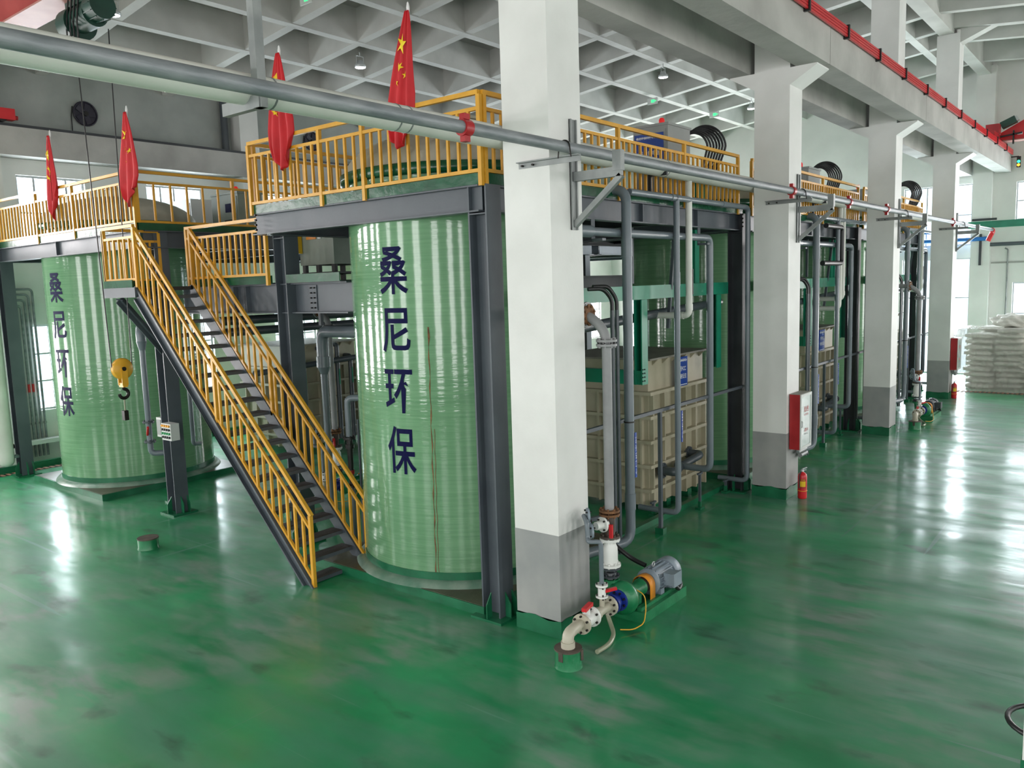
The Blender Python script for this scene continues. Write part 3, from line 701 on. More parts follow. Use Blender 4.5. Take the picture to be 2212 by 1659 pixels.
m = MB(); m.box(-.66, 7.75, 3.98, -.62, 8.85, 4.14); m.box(-.66, 8.81, 3.98, .36, 8.85, 4.14); m.build('landing_edge', STEEL, ST)
m = MB(); m.box(-.645, 7.85, 4.14, -.63, 8.8, 4.26); m.box(-.64, 8.76, 4.14, .36, 8.775, 4.26); m.build('toe_board', TOE, ST)
for x in (-.56,):   # diagonal bracket under the landing
    m = MB(); m.prism([(x, 8.80, 3.98), (x, 8.70, 3.98), (.33, 8.80, 3.05), (.33, 8.92, 3.05)][:4], (0, 0, .0)) if False else None
m = MB(); m.bar((-.56, 8.5, 3.95), (.34, 8.85, 3.0), .16, .02, (0, 1, 0)); m.bar((-.56, 8.5, 3.95), (.34, 8.85, 3.0), .02, .16, (0, 1, 0)); m.build('bracket', STEEL, ST)
def stair_rail(x, label):
    e = .05; off = -.02
    sl = zt / (yb - ya)
    h = bpy.data.objects.new('handrail', None); COL.objects.link(h); h.parent = ST; ORG[h.as_pointer()] = ORG[ST.as_pointer()]; h['label'] = label
    def zs(y): return (y - ya) * sl
    for nm, o, s_ in (('top_rail', 1.0, .05), ('middle_rail', .80, .035), ('bottom_rail', .10, .035)):
        m = MB(); a = (x, ya - (.03 if o > .9 else 0), zs(ya) + o); b = (x, yb - .05, zs(yb - .05) + o); m.bar(a, b, s_, s_); m.build(nm, YEL, h)
    for y, z1 in ((ya, 1.0), (yb - .05, 1.0)):
        m = MB(); m.box(x - .025, y - .025, zs(y) + (.0 if y == ya else .0), x + .025, y + .025, zs(y) + z1); m.build('post', YEL, h)
    m = MB(); y = (ya + yb) / 2; m.box(x - .025, y - .025, zs(y), x + .025, y + .025, zs(y) + 1.0); m.build('post', YEL, h)
    n = 25
    for k in range(1, n):
        y = ya + (yb - .05 - ya) * k / n
        if abs(y - (ya + yb) / 2) < .06: continue
        inst(baluster_mesh(.70, .034), 'baluster', h, (x, y, zs(y) + .10))
stair_rail(-.58, 'outer yellow stair handrail'); stair_rail(.385, 'inner yellow stair handrail')
railing('short yellow landing railing at the top of the stairs', (-.60, 7.75), (-.60, 8.78), 4.14, [0, 1.03], .17, post_to=0)
railing('yellow railing closing the end of the stair landing', (-.6, 8.8), (.36, 8.8), 4.14, [0, .96], .17, post_to=0)

# ================================================================== GREEN FRAMES AROUND THE BEIGE TANKS
def green_frame(ox, label, x1=7.05):
    t = thing('green_steel_frame', label, 'frame', (ox + 4, 1.2, 0), 'green steel support frames')
    def ch(a, b, w_, h_, nm='beam', up=(0, 0, 1)):
        m = MB(); m.bar(a, b, w_, h_, up); return m.build(nm, TEAL, t)
    ch((ox + .9, 1.17, 3.81), (ox + x1, 1.17, 3.81), .10, .21)
    for x in (ox + 4.02, ox + 6.72):
        c = ch((x, 1.17, 2.38), (x, 1.17, 3.70), .26, .02, 'post', (1, 0, 0)) if False else None
        m = MB(); m.box(x - .13, 1.13, 2.38, x + .05, 1.15, 3.70); m.box(x + .045, 1.15, 2.38, x + .06, 1.27, 3.70); m.box(x - .13, 1.25, 2.38, x + .05, 1.27, 3.70); p = m.build('post', TEAL, t)
        for k in range(5):
            m = MB(); z = 2.5 + .27 * k; m.box(x + .062, 1.15, z, x + .075, 1.25, z + .05); m.build('batten', TEAL, p)
    m = MB(); m.box(ox + 3.92, 1.17, 2.38, ox + 4.02, 3.6, 2.60); m.build('beam', TEAL, t)
    for k in range(8):
        m = MB(); q = (ox + 3.9 + .06 * (k % 2), 1.128, 2.44 + .06 * (k // 2)); m.cyl(q, (q[0], q[1] - .012, q[2]), .012, 6); m.build('bolt', BOLT, t)
    for x in (ox + 5.75, ox + 6.0):
        ch((x, 1.25, 3.9), (x, 1.25, ZB), .05, .16, 'upper_post')
    return t
green_frame(0, 'bright green steel frame over the first beige tank')
green_frame(7.6, 'bright green steel frame over the beige tank behind the second column', 6.6)
green_frame(15.2, 'bright green steel frame behind the third column', 5.6)

# ================================================================== PIPEWORK
def coupler(m, p, d, r, l=.12, mi=0):
    p, d = v3(p), v3(d); m.cyl(p - d * l / 2, p + d * l / 2, r * 1.13, 16, mi=mi)
GP = 'grey pipes in front of the tanks'
def pipe_set(ox, where, full=True):
    y = .72
    # big drop + header
    t = thing('pvc_pipe', 'thick grey plastic drop pipe ' + where, 'pipe', (ox + 2.78, y, 0), GP)
    m = MB(); m.tube([(ox + 2.78, 1.9, 5.25), (ox + 2.78, y, 5.25), (ox + 2.78, y, .26), (ox + 1.9, y + .25, .26)], .070, 16, .2); p = m.build('pipe_run', PVC, t)
    for z in (4.45, .85): m = MB(); coupler(m, (ox + 2.78, y, z), (0, 0, 1), .070, .24); m.build('coupling', PVC, p)
    m = MB(); m.cyl((ox + 2.78, y, 2.0), (ox + 2.78, y, 2.02), .080, 16); m.build('clamp', BOLT, p)
    m = MB(); m.box(ox + 2.81, y - .072, 1.2, ox + 2.86, y - .05, 1.85); m.build('blue_label', BLUE, p)
    lettering('污水进口→', .55, .035, (lambda a, b: Vector((ox + 2.835 + b, y - .0735, 1.52 - a))), WTXT, t, 'lettering')
    # header with two drops
    t = thing('pvc_pipe', 'grey plastic header pipe under the railing ' + where, 'pipe', (ox + 4.5, y, 0), GP)
    m = MB(); m.tube([(ox + 2.9, y + .02, 5.22), (ox + 7.03, y + .02, 5.22), (ox + 7.03, y + .02, .25), (ox + 7.03, 2.0 - .7, .25)], .046, 14, .12); m.build('pipe_run', PVC, t)
    m = MB(); m.tube([(ox + 4.30, y + .02, 5.22), (ox + 4.30, y + .02, .3), (ox + 4.30, 1.45, .3)], .047, 14, .12); m.build('drop', PVC, t)
    for z in (4.0,):
        m = MB(); coupler(m, (ox + 4.30, y + .02, z), (0, 0, 1), .047, .2); m.build('coupling', PVC, t)
    for x in (4.19, 4.30, 6.0): m = MB(); coupler(m, (ox + x, y + .02, 5.22), (1, 0, 0), .047, .16); m.build('coupling', PVC, t)
    m = MB(); m.box(ox + 4.33, y - .032, 1.45, ox + 4.37, y - .018, 1.95); m.build('blue_label', BLUE, t)
    lettering('出水→', .4, .03, (lambda a, b: Vector((ox + 4.35 + b, y - .034, 1.7 - a))), WTXT, t, 'lettering')
    # lower header + side drop
    t = thing('pvc_pipe', 'grey pipe hung below the platform beam ' + where, 'pipe', (ox + 5.7, y + .1, 0), GP)
    m = MB(); m.tube([(ox + 1.0, y + .12, 4.66), (ox + 5.68, y + .12, 4.66), (ox + 5.68, y + .12, .72), (ox + 5.68, 1.5, .72)], .058, 14, .14); m.build('pipe_run', PVC, t)
    for x in (2.2, 5.4): m = MB(); m.bar((ox + x, y + .12, 4.56), (ox + x, y + .12, 4.84), .12, .2, (1, 0, 0)) if False else m.box(ox + x, y + .03, 4.54, ox + x + .09, y + .21, 4.572).box(ox + x, y + .20, 4.54, ox + x + .09, y + .212, 4.83); m.build('hanger', STEEL, t)
    m = MB(); coupler(m, (ox + 1.9, y + .12, 4.66), (1, 0, 0), .07, .3); m.build('coupling', PVC, t)
    # inlet fitting on the beige tank
    m = MB(); m.tube([(ox + 5.68, 1.4, .72), (ox + 5.2, 1.25, .72), (ox + 5.2, 1.55, .72)], .075, 14, .1); m.flange((ox + 5.2, 1.5, .72), (0, 1, 0), .14, .04); m.tube([(ox + 5.68, 1.4, .72), (ox + 6.2, 1.25, .85), (ox + 6.2, 1.55, .85)], .07, 14, .1); m.flange((ox + 6.2, 1.5, .85), (0, 1, 0), .12, .04); m.build('tank_inlets', DPVC, t)
    # white drop pipe
    t = thing('white_pipe', 'white plastic drop pipe with elbow ' + where, 'pipe', (ox + 4.72, y - .02, 3.4), 'white drop pipes')
    m = MB(); m.tube([(ox + 4.74, .755, 5.6), (ox + 4.74, .755, 3.42), (ox + 4.74, 1.5, 3.42)], .052, 14, .1); m.build('pipe_run', WPIPE, t)
    m = MB(); coupler(m, (ox + 4.74, .755, 3.55), (0, 0, 1), .052, .1); coupler(m, (ox + 4.74, .9, 3.42), (0, 1, 0), .052, .1); m.build('coupling', WPIPE, t)
    m = MB(); m.box(ox + 4.765, .755 - .054, 3.75, ox + 4.785, .755 - .040, 4.15); m.build('black_label', KTXT, t)
    # support bar, post, feet
    t = thing('pipe_support', 'dark steel pipe support bar on a post ' + where, 'support', (ox + 4.05, .9, 0), 'pipe supports')
    m = MB(); m.bar((ox + 1.0, .86, 2.0), (ox + 7.1, .86, 2.0), .05, .05); m.build('bar', STEEL, t)
    m = MB(); m.bar((ox + 4.05, .92, 0), (ox + 4.05, .92, 2.0), .05, .06); m.build('post', STEEL, t)
    m = MB(); m.box(ox + 3.99, .85, 0, ox + 4.11, .99, .1); m.build('foot', GBASE, t)
    for k, (x, y2) in enumerate(((4.86, 1.5), (5.65, 1.02), (6.9, 1.1))):
        f = thing('pipe_stand', ('first', 'middle', 'last')[k] + ' small green-footed pipe stand ' + where, 'support', (ox + x, y2, 0), 'low pipe stands')
        h = .22 if k != 1 else .62
        m = MB(); m.box(ox + x - .02, y2 - .02, .03, ox + x + .02, y2 + .02, h); m.box(ox + x - .08, y2 - .02, h, ox + x + .08, y2 + .02, h + .03); m.build('stem', STEEL, f)
        m = MB(); m.box(ox + x - .08, y2 - .05, 0, ox + x + .08, y2 + .05, .04); m.box(ox + x - .025, y2 - .025, .04, ox + x + .025, y2 + .025, .14); m.build('foot', GBASE, f)
    # dark cross pipe behind
    t = thing('pvc_pipe', 'dark grey cross pipe behind the green post ' + where, 'pipe', (ox + 4.5, 1.35, 3.4), GP)
    m = MB(); m.tube([(ox + 2.2, 1.36, 3.33), (ox + 7.2, 1.36, 3.55)], .075, 12); m.build('pipe_run', DPVC, t)
    m = MB(); m.bar((ox + 4.75, 1.0, 4.8), (ox + 4.95, 1.24, 3.2), .05, .05); m.bar((ox + 3.9, 1.3, 4.8), (ox + 3.9, 1.3, 3.95), .05, .05); m.build('hanger_strap', STEEL, t)
    # thin cable conduits
    t = thing('cable_conduit', 'pair of thin dark cable conduits ' + where, 'conduit', (ox + 2.6, .82, 0), 'thin cable conduits')
    for k in (0, 1):
        m = MB(); x = ox + 2.5 + .12 * k; m.tube([(x - .32, .98, 3.90 + .03 * k), (x - .12, .86, 3.90 + .03 * k), (x, .8, 3.75), (x, .8, 3.55)], .028, 10, .08); m.build('cable', RUBBER, t)
        m = MB(); m.cyl((x, .8, 3.6), (x, .8, .1), .03, 10); m.build('conduit_tube', DPVC, t)
pipe_set(0, 'in the first gap')
pipe_set(7.87, 'in the second gap')
pipe_set(15.75, 'in the third gap')
# black pipe of the second bay
t = thing('black_pipe', 'black pipe bending down in the second gap', 'pipe', (12.2, .8, 4.2))
m = MB(); m.tube([(11.2, .70, 5.05), (12.32, .70, 5.05), (12.32, .70, 4.24), (11.0, .70, 4.24)], .055, 12, .1); m.build('pipe_run', BLKP, t)
t = thing('white_pipe', 'second white drop pipe behind the first in the second gap', 'pipe', (12.5, .9, 3.2), 'white drop pipes')
m = MB(); m.tube([(12.52, .80, 5.6), (12.52, .80, 3.2), (12.52, 1.5, 3.2)], .055, 14, .1); m.build('pipe_run', WPIPE, t)
# drain outlets by the dark columns
for k, x in enumerate((7.42, 14.5)):
    t = thing('drain_pipe', 'short black drain outlet at the foot of the %s dark steel column' % ('first', 'second')[k], 'pipe', (x, .75, 0), 'black drain outlets')
    m = MB(); m.tube([(x, .72, 4.6), (x, .72, .12), (x - .12, .50, .10)], .05, 12, .1); m.build('pipe_run', BLKP, t)

# long horizontal pipes along the columns -----------------------------
t = thing('galvanised_pipe', 'long galvanised pipe with red couplings running along the columns', 'pipe', (7, -.25, 5.375))
m = MB(); m.cyl((-10, -.25, 5.378), (26.3, -.25, 5.378), .056, 18); m.build('pipe_run', GALV, t)
for x in (-1.6, 6.45, 9.55, 12.3, 19.5):
    m = MB(); m.cyl((x - .05, -.25, 5.375), (x + .05, -.25, 5.375), .074, 18); m.box(x - .035, -.28, 5.445, x + .035, -.22, 5.495); m.box(x - .035, -.28, 5.255, x + .035, -.22, 5.305); m.build('red_coupling', DRED, t)
m = MB(); m.tube([(26.3, -.25, 5.375), (26.55, -.25, 5.345), (26.55, -.1, 5.0)], .08, 14, .15); m.build('red_elbow', RED, t)
for x in (-.08, 6.92, 13.92, 20.92):
    m = MB(); m.tube([(x, -.33, 5.27)] + [(x, -.25 + .067 * math.cos(a), 5.375 + .067 * math.sin(a)) for a in [PI - PI * k / 8 for k in range(9)]] + [(x, -.17, 5.27)], .008, 6); m.build('u_bolt', BOLT, t)
t = thing('white_insulated_pipe', 'thick white insulated pipe behind the galvanised pipe', 'pipe', (7, .755, 5.6))
m = MB(); m.cyl((-10, .745, 5.625), (26, .745, 5.625), .127, 20); m.build('pipe_run', WPIPE, t)
for x in (-2.9, -1.5, -1.35, 3.9, 9.0, 14.9): m = MB(); m.cyl((x - .008, .745, 5.625), (x + .008, .745, 5.625), .131, 20); m.build('strap', GALVD, t)
for i in range(4):
    x = 7.0 * i; nm = ('nearest', 'second', 'third', 'farthest')[i]
    t = thing('pipe_bracket', 'triangular steel pipe bracket on the %s column' % nm, 'bracket', (x + .43, 0, 4.57), 'pipe brackets on the columns')
    m = MB(); m.box(x + .37, -.03, 4.57, x + .39, -.002, 5.75); m.box(x + .47, -.03, 4.57, x + .49, -.002, 5.75); m.box(x + .37, -.012, 4.57, x + .49, -.002, 5.75); m.build('wall_channel', GALVD, t)
    m = MB(); m.bar((x + .43, -.02, 5.14), (x + .43, -.62, 5.14), .06, .10); m.build('arm', GALVD, t)
    m = MB(); m.bar((x + .43, -.02, 4.62), (x + .43, -.62, 5.10), .06, .06); m.build('brace', GALVD, t)
    m = MB(); m.bar((x + .43, -.58, 5.15), (x + .43, -.58, 5.36), .10, .08, (1, 0, 0)); m.build('stop', GALVD, t)
    t = thing('angle_bar', 'galvanised angle bar across the face of the %s column' % nm, 'bracket', (x - .03, .1, 5.22), 'angle bars on the columns')
    m = MB(); m.box(x - .06, -.40, 5.285, x - .003, .40, 5.297); m.box(x - .012, -.40, 5.23, x - .003, .40, 5.285); m.build('angle', GALVD, t)
    bolts(t, [(x - .012, .34, 5.255), (x - .012, .20, 5.255)], (-1, 0, 0), .012)
t = thing('pipe_hanger', 'galvanised hanger rod channel holding the white pipe at upper left', 'hanger', (-3.1, .55, 5.5))
m = MB(); m.box(-3.16, .52, 5.45, -3.08, .60, zroof(.55) + .1); m.build('channel', GALVD, t)
m = MB(); m.bar((-3.12, .50, 5.50), (-3.12, 1.05, 5.50), .06, .1); m.build('arm', GALVD, t)
for i, x in enumerate((3.75, 10.9, 18.0)):
    t = thing('pipe_bracket', 'small dark bracket under the white pipe in the %s gap' % ('first', 'second', 'third')[i], 'bracket', (x, .8, 5.4), 'small brackets under the white pipe')
    m = MB(); m.bar((x, .60, 5.53), (x, .90, 5.53), .04, .05); m.bar((x, .885, 5.53), (x, .885, 5.2), .05, .03); m.build('angle', DSTEEL, t)

# ================================================================== PUMPS
def handle(m, p, d, l=.14, r=.02):
    p, d = v3(p), v3(d).normalized(); m.bar(p, p + d * l, .05, .022); m.bar(p - d * .02, p + d * .02, .06, .03)
def pump(ox, oy, which, motor_mat, full=True):
    az = .32; y = oy - .35
    t = thing('pump', 'green centrifugal pump with %s motor %s' % which, 'pump', (ox + 1.2, y, 0), 'floor pumps')
    m = MB(); m.prism([(ox + .88, y - .22, 0), (ox + 1.95, y - .22, 0), (ox + 1.95, y + .20, 0), (ox + .88, y + .20, 0)], (0, 0, .13)); m.build('concrete_base', PGREEN, t)
    m = MB(); m.box(ox + .92, y - .16, .13, ox + 1.9, y - .10, .17); m.box(ox + .92, y + .08, .13, ox + 1.9, y + .14, .17); m.build('base_rails', PGREEN, t)
    m = MB(); m.lathe([(.09, -.10), (.12, -.09), (.19, -.06), (.205, 0), (.19, .06), (.12, .09), (.08, .1)], (ox + .76, y, az), 32, 'x'); m.build('volute', PGREEN, t)
    m = MB(); m.tube([(ox + .76, y + .14, az), (ox + .76, y + .16, .50)], .065, 14); m.flange((ox + .76, y + .16, .51), (0, 0, 1), .11, .03, 6); m.build('discharge_neck', PGREEN, t)
    m = MB(); m.lathe([(.12, 0), (.10, .03), (.085, .06), (.085, .3), (.10, .31), (.10, .34)], (ox + .84, y, az), 24, 'x'); m.box(ox + .95, y - .07, .15, ox + 1.08, y + .07, az); m.build('bearing_housing', PGREEN, t)
    m = MB()
    pts = [(ox + 1.20, y + .125 * math.cos(a), az + .125 * math.sin(a)) for a in [PI - PI * k / 12 for k in range(13)]]
    pts = [(ox + 1.20, y - .125, .14)] + pts + [(ox + 1.20, y + .125, .14)]
    q = [(p[0] + .12, p[1], p[2]) for p in pts]; n = len(pts); m.add(pts + q, [(k, k + 1, n + k + 1, n + k) for k in range(n - 1)], sm=True); g = m.build('coupling_guard', ORANGE, t); so = g.modifiers.new('s', 'SOLIDIFY'); so.thickness = .008
    m = MB(); m.cyl((ox + 1.17, y, az), (ox + 1.36, y, az), .09, 20); m.build('coupling', BROWN, t)
    m = MB(); m.lathe([(.06, 0), (.16, .0), (.16, .03), (.14, .04), (.14, .42), (.15, .43)], (ox + 1.36, y, az), 28, 'x'); mo = m.build('motor', motor_mat, t)
    for k in range(18):
        a = 2 * PI * k / 18; m = MB(); r0, r1 = .138, .163
        c_, s_ = math.cos(a), math.sin(a)
        m.bar((ox + 1.42, y + c_ * .15, az + s_ * .15), (ox + 1.76, y + c_ * .15, az + s_ * .15), .010, .026, (0, c_, s_)); m.build('cooling_fin', motor_mat, mo)
    m = MB(); m.lathe([(.165, 0), (.17, .01), (.17, .14), (.13, .17), (.02, .175)], (ox + 1.78, y, az), 28, 'x'); m.build('fan_cover', motor_mat, mo)
    m = MB(); m.box(ox + 1.5, y - .27, az - .05, ox + 1.68, y - .14, az + .10); m.box(ox + 1.49, y - .29, az - .06, ox + 1.69, y - .265, az + .11); m.build('terminal_box', motor_mat, mo)
    m = MB(); m.box(ox + 1.42, y - .15, .15, ox + 1.50, y + .15, .24); m.build('foot', motor_mat, mo); m = MB(); m.box(ox + 1.68, y - .15, .15, ox + 1.76, y + .15, .24); m.build('foot', motor_mat, mo)
    m = MB(); m.tube([(ox + 1.5 + .03 * math.cos(a), y, az + .185 + .03 * math.sin(a)) for a in [2 * PI * k / 10 for k in range(11)]], .007, 6); m.build('lifting_eye', LAMPB, mo)
    m = MB(); m.tube([(ox + 1.6, y - .24, az - .06), (ox + 1.66, y - .26, .18), (ox + 1.85, y - .20, .17), (ox + 1.98, y - .12, .16), (ox + 2.0, y, .20)], .025, 8, .06); m.build('cable_gland', RUBBER, mo)
    # suction line
    t = thing('suction_pipe', 'cream suction pipe with white valve and red handle %s' % which[1], 'pipe', (ox - .1, y, 0), 'pump suction pipes')
    sx, sy = ox - .48, y - .08
    m = MB(); m.tube([(sx, sy, .20), (sx, sy, az + .03), (sx + .22, sy + .03, az + .03)], .062, 14, .09); m.cyl((sx, sy, .2), (sx, sy, .27), .075, 14); m.build('elbow', CREAM, t)
    m = MB(); m.tube([(sx + .2, sy + .03, az + .03), (ox + .5, y, az)], .052, 14); m.cyl((ox + .30, y - .01, az), (ox + .30, y - .01, az + .17), .03, 12); m.cyl((ox + .14, y - .02, az + .01), (ox + .2, y - .02, az + .01), .066, 14); m.build('tee_pipe', CREAM, t)
    for x in (-.17, .06):
        m = MB(); m.flange((ox + x, y - .05 + (x + .17) * .1, az + .02), (1, .05, -.02), .112, .03, 6, bmi=1); m.build('flange', [WPL, BOLT] if x > 0 else [CREAM, BOLT], t)
    m = MB(); m.cyl((ox - .16, y - .05, az + .02), (ox + .06, y - .03, az + .02), .075, 16); m.cyl((ox - .05, y - .04, az + .02), (ox - .05, y - .04, az + .15), .035, 12); v = m.build('valve_body', WPL, t)
    m = MB(); m.bar((ox - .14, y - .06, az + .165), (ox + .06, y - .02, az + .165), .055, .04); m.build('red_handle', RED, v)
    m = MB(); m.flange((ox + .46, y, az), (1, 0, 0), .115, .035, 8, bmi=1); m.build('flange', [CREAM, BOLT], t)
    m = MB(); m.flange((ox + .66, y, az), (1, 0, 0), .125, .03, 8, bmi=1); m.flange((ox + .52, y, az), (1, 0, 0), .115, .025, 8, bmi=1); m.lathe([(.07, 0), (.085, .05), (.07, .1)], (ox + .54, y, az), 20, 'x'); m.build('rubber_joint', [PBLUE, BOLT], t)
    # concrete stub with cover
    t2 = thing('floor_stub', 'green concrete pipe stub with rusty cover %s' % which[1], 'pipe stub', (sx, sy, 0), 'floor stubs')
    m = MB(); m.lathe([(.15, 0), (.142, .03), (.142, .19)], (sx, sy, 0), 28); m.build('collar', PGREEN, t2)
    m = MB(); m.cyl((sx, sy, .19), (sx, sy, .205), .148, 28); m.box(sx - .15, sy - .03, .10, sx - .14, sy + .02, .2); m.box(sx + .02, sy - .152, .09, sx + .06, sy - .143, .2); m.build('cover', BROWN, t2)
    # branch riser
    t3 = thing('branch_pipe', 'thin grey branch pipe with small white valve %s' % which[1], 'pipe', (ox + .3, y, az), 'thin branch pipes')
    bx, by = ox + .30, y - .01
    m = MB(); m.flange((bx, by, az + .17), (0, 0, 1), .07, .02, 4, bmi=1); m.cyl((bx, by, az + .18), (bx, by, az + .27), .045, 12); m.flange((bx, by, az + .30), (0, 0, 1), .07, .025, 4, bmi=1); v = m.build('valve_body', [WPL, BOLT], t3)
    m = MB(); m.bar((bx + .02, by - .03, az + .23), (bx + .12, by - .12, az + .25), .04, .03); m.build('red_handle', RED, v)
    m = MB(); m.tube([(bx, by, az + .3), (bx, by, az + .80), (bx - .13, by + .08, az + .82), (bx - .08, by + .12, az + .84), (bx - .08, by + .13, az + 1.02), (bx + .04, by + .25, az + 1.05)], .026, 10, .05); m.build('pipe_run', PVC, t3)
    for q in ((.05, .20, 1.06), (.06, .16, .88), (.12, .24, .92)): m = MB(); m.flange((bx + q[0], by + q[1], az + q[2]), (.7, -.7, 0), .085, .025, 4, bmi=1); m.build('flange', [MGREY, BOLT], t3)
    # discharge riser
    t4 = thing('discharge_pipe', 'grey steel discharge riser with rusty flanges %s' % which[1], 'pipe', (ox + .76, y + .16, .5), 'pump discharge risers')
    px, py = ox + .76, y + .16
    m = MB(); m.cyl((px, py, .53), (px, py, .60), .085, 16, .07); m.flange((px, py, .56), (0, 0, 1), .11, .02, 6); m.flange((px, py, .655), (0, 0, 1), .12, .02, 6); m.build('rubber_reducer', MDARK, t4)
    m = MB(); m.flange((px, py, .69), (0, 0, 1), .125, .03, 8); m.lathe([(.085, .70), (.09, .76), (.088, .9), (.07, .94), (.07, 1.0)], (px, py, 0), 20); m.flange((px, py, 1.0), (0, 0, 1), .12, .03, 8); m.build('check_valve', WPL, t4)
    m = MB(); m.flange((px, py, 1.035), (0, 0, 1), .118, .025, 8); m.cyl((px, py, 1.04), (px, py, 1.30), .062, 16); m.build('spool_piece', BROWN, t4)
    for z in (1.30, 1.345): m = MB(); m.flange((px, py, z), (0, 0, 1), .122, .025, 8); m.build('flange', [RUST], t4)
    m = MB(); m.tube([(px, py, 1.35), (px, py, 3.42), (px, py + .22, 3.62), (px, py + .9, 3.62)], .056, 16, .2); m.build('pipe_run', STL, t4)
    for z in (3.28, 3.33): m = MB(); m.flange((px, py, z), (0, 0, 1), .12, .025, 8); m.build('flange', STL, t4)
    m = MB(); m.flange((px, py + .26, 3.62), (0, 1, 0), .15, .03, 8); m.build('flange', STL, t4)
    m = MB(); m.flange((px, py + .235, 3.62), (0, 1, 0), .125, .02, 8); m.build('flange', RUST, t4)
    # valve with red lever on the branch
    t5 = thing('ball_valve', 'small white ball valve with red lever behind the riser %s' % which[1], 'valve', (px - .18, py + .08, 1.1), 'small lever valves')
    m = MB(); m.cyl((px - .22, py + .05, 1.20), (px - .06, py, 1.20), .05, 12); m.flange((px - .12, py + .02, 1.20), (1, -.3, 0), .09, .025, 4, bmi=1); m.build('body', [WPL, BOLT], t5)
    m = MB(); m.box(px - .115, py - .10, 1.05, px - .085, py - .06, 1.21); m.build('lever', RED, t5)
    # drain hoses
    t6 = thing('hose', 'clear drain hose lying on the floor %s' % which[1], 'hose', (ox + .5, y, 0), 'clear hoses by the pumps')
    m = MB(); m.tube([(ox + .55, y + .1, .22), (ox + .52, y + .02, .08), (ox + .40, y - .10, .035), (ox + .15, y - .20, .03), (ox - .10, y - .19, .035)], .026, 10, .12); m.build('hose_run', HOSE, t6)
    t7 = thing('hose', 'thin clear tube looping from the pump casing %s' % which[1], 'hose', (ox + .9, y - .2, .1), 'clear hoses by the pumps')
    m = MB(); m.tube([(ox + .90, y - .07, .40), (ox + .93, y - .20, .34), (ox + .92, y - .22, .18), (ox + .80, y - .26, .05), (ox + .62, y - .22, .03), (ox + .5, y - .12, .05)], .007, 8, .06); m.build('tube_run', HYEL, t7)
pump(0, 0, ('grey', 'beside the nearest column'), MGREY)
pump(15.75, 0.12, ('black', 'beyond the third column'), MDARK)
pump(1.9, 7.3, ('dark', 'behind the staircase'), MDARK)
# low dark pipe and red valve behind the near pump
t = thing('low_pipe', 'dark low horizontal pipe with red lever behind the near pump', 'pipe', (1.6, .5, .2))
m = MB(); m.tube([(.75, .55, .38), (1.9, .97, .34)], .085, 14); m.build('pipe_run', DPVC, t)
m = MB(); m.bar((1.2, .58, .50), (1.30, .50, .56), .05, .03); m.build('red_handle', RED, t)
t = thing('steel_stand', 'grey square steel stand behind the near pump', 'stand', (1.5, .35, 0))
m = MB(); m.bar((1.62, .30, 0), (1.62, .30, 1.0), .06, .06); m.bar((1.62, .30, 1.0), (1.25, .45, 1.0), .05, .05); m.build('frame', STEEL, t)
t = thing('motor_cable', 'thick black cable running to the near pump motor', 'cable', (1.75, .1, 0))
m = MB(); m.tube([(1.55, .42, .75), (1.60, .25, .60), (1.66, .05, .45), (1.66, -.15, .40)], .03, 10, .1); m.build('cable_run', RUBBER, t)

# ================================================================== FIRE EQUIPMENT
def hydrant_box(x, label, nm):
    t = thing('hydrant_cabinet', label, 'cabinet', (x + .3, -.13, .91), 'red hydrant cabinets')
    m = MB(); m.box(x + .10, -.20, .91, x + .66, -.016, 1.90); m.build('red_body', DRED, t)
    m = MB(); m.box(x + .10, -.22, .91, x + .66, -.20, .96); m.box(x + .10, -.22, 1.85, x + .66, -.20, 1.90); m.box(x + .10, -.22, .96, x + .15, -.20, 1.85); m.box(x + .61, -.22, .96, x + .66, -.20, 1.85); d = m.build('door_frame', PBOX, t)
    m = MB(); m.box(x + .15, -.212, .96, x + .61, -.204, 1.85); m.build('glass', CABGL, d)
    m = MB(); m.cyl((x + .14, -.235, 1.32), (x + .14, -.235, 1.42), .010, 8); m.box(x + .13, -.235, 1.31, x + .15, -.22, 1.33); m.box(x + .13, -.235, 1.41, x + .15, -.22, 1.43); m.build('door_handle', LAMPB, d)
    fn = lambda zc: flat((x + .39, -.212, zc), (1, 0, 0), (0, 0, 1), (0, -1, 0), .003)
    lettering('消火栓', .24, .11, fn(1.62), RTXT, t, 'lettering', .012); lettering('FIRE HYDRANT', .22, .035, fn(1.52), RTXT, t)
    lettering('火警119', .20, .07, fn(1.24), RTXT, t, 'lettering', .01); lettering('FIRE CALL', .18, .028, fn(1.17), KTXT, t)
    m = MB(); m.box(x + .10, -.20, 1.90, x + .66, -.016, 1.905); m.build('dusty_top', BROWN if False else BLID, t)
    t = thing('hydrant_supply_pipe', 'grey elbowed supply pipe below the ' + nm, 'pipe', (x + .5, -.1, .8), 'hydrant supply pipes')
    m = MB(); m.tube([(x + .32, -.09, .905), (x + .32, -.09, .82), (x + .78, -.09, .82), (x + .78, .5, .82)], .035, 10, .06); m.tube([(x + .45, -.09, .74), (x + .80, -.09, .74), (x + .80, .5, .74)], .04, 10, .06); m.build('pipe_run', GALVD, t)
hydrant_box(7.0, 'red hydrant cabinet with glass door on the second column', 'near hydrant cabinet')
hydrant_box(21.0, 'small distant red hydrant cabinet on the farthest column', 'distant hydrant cabinet')
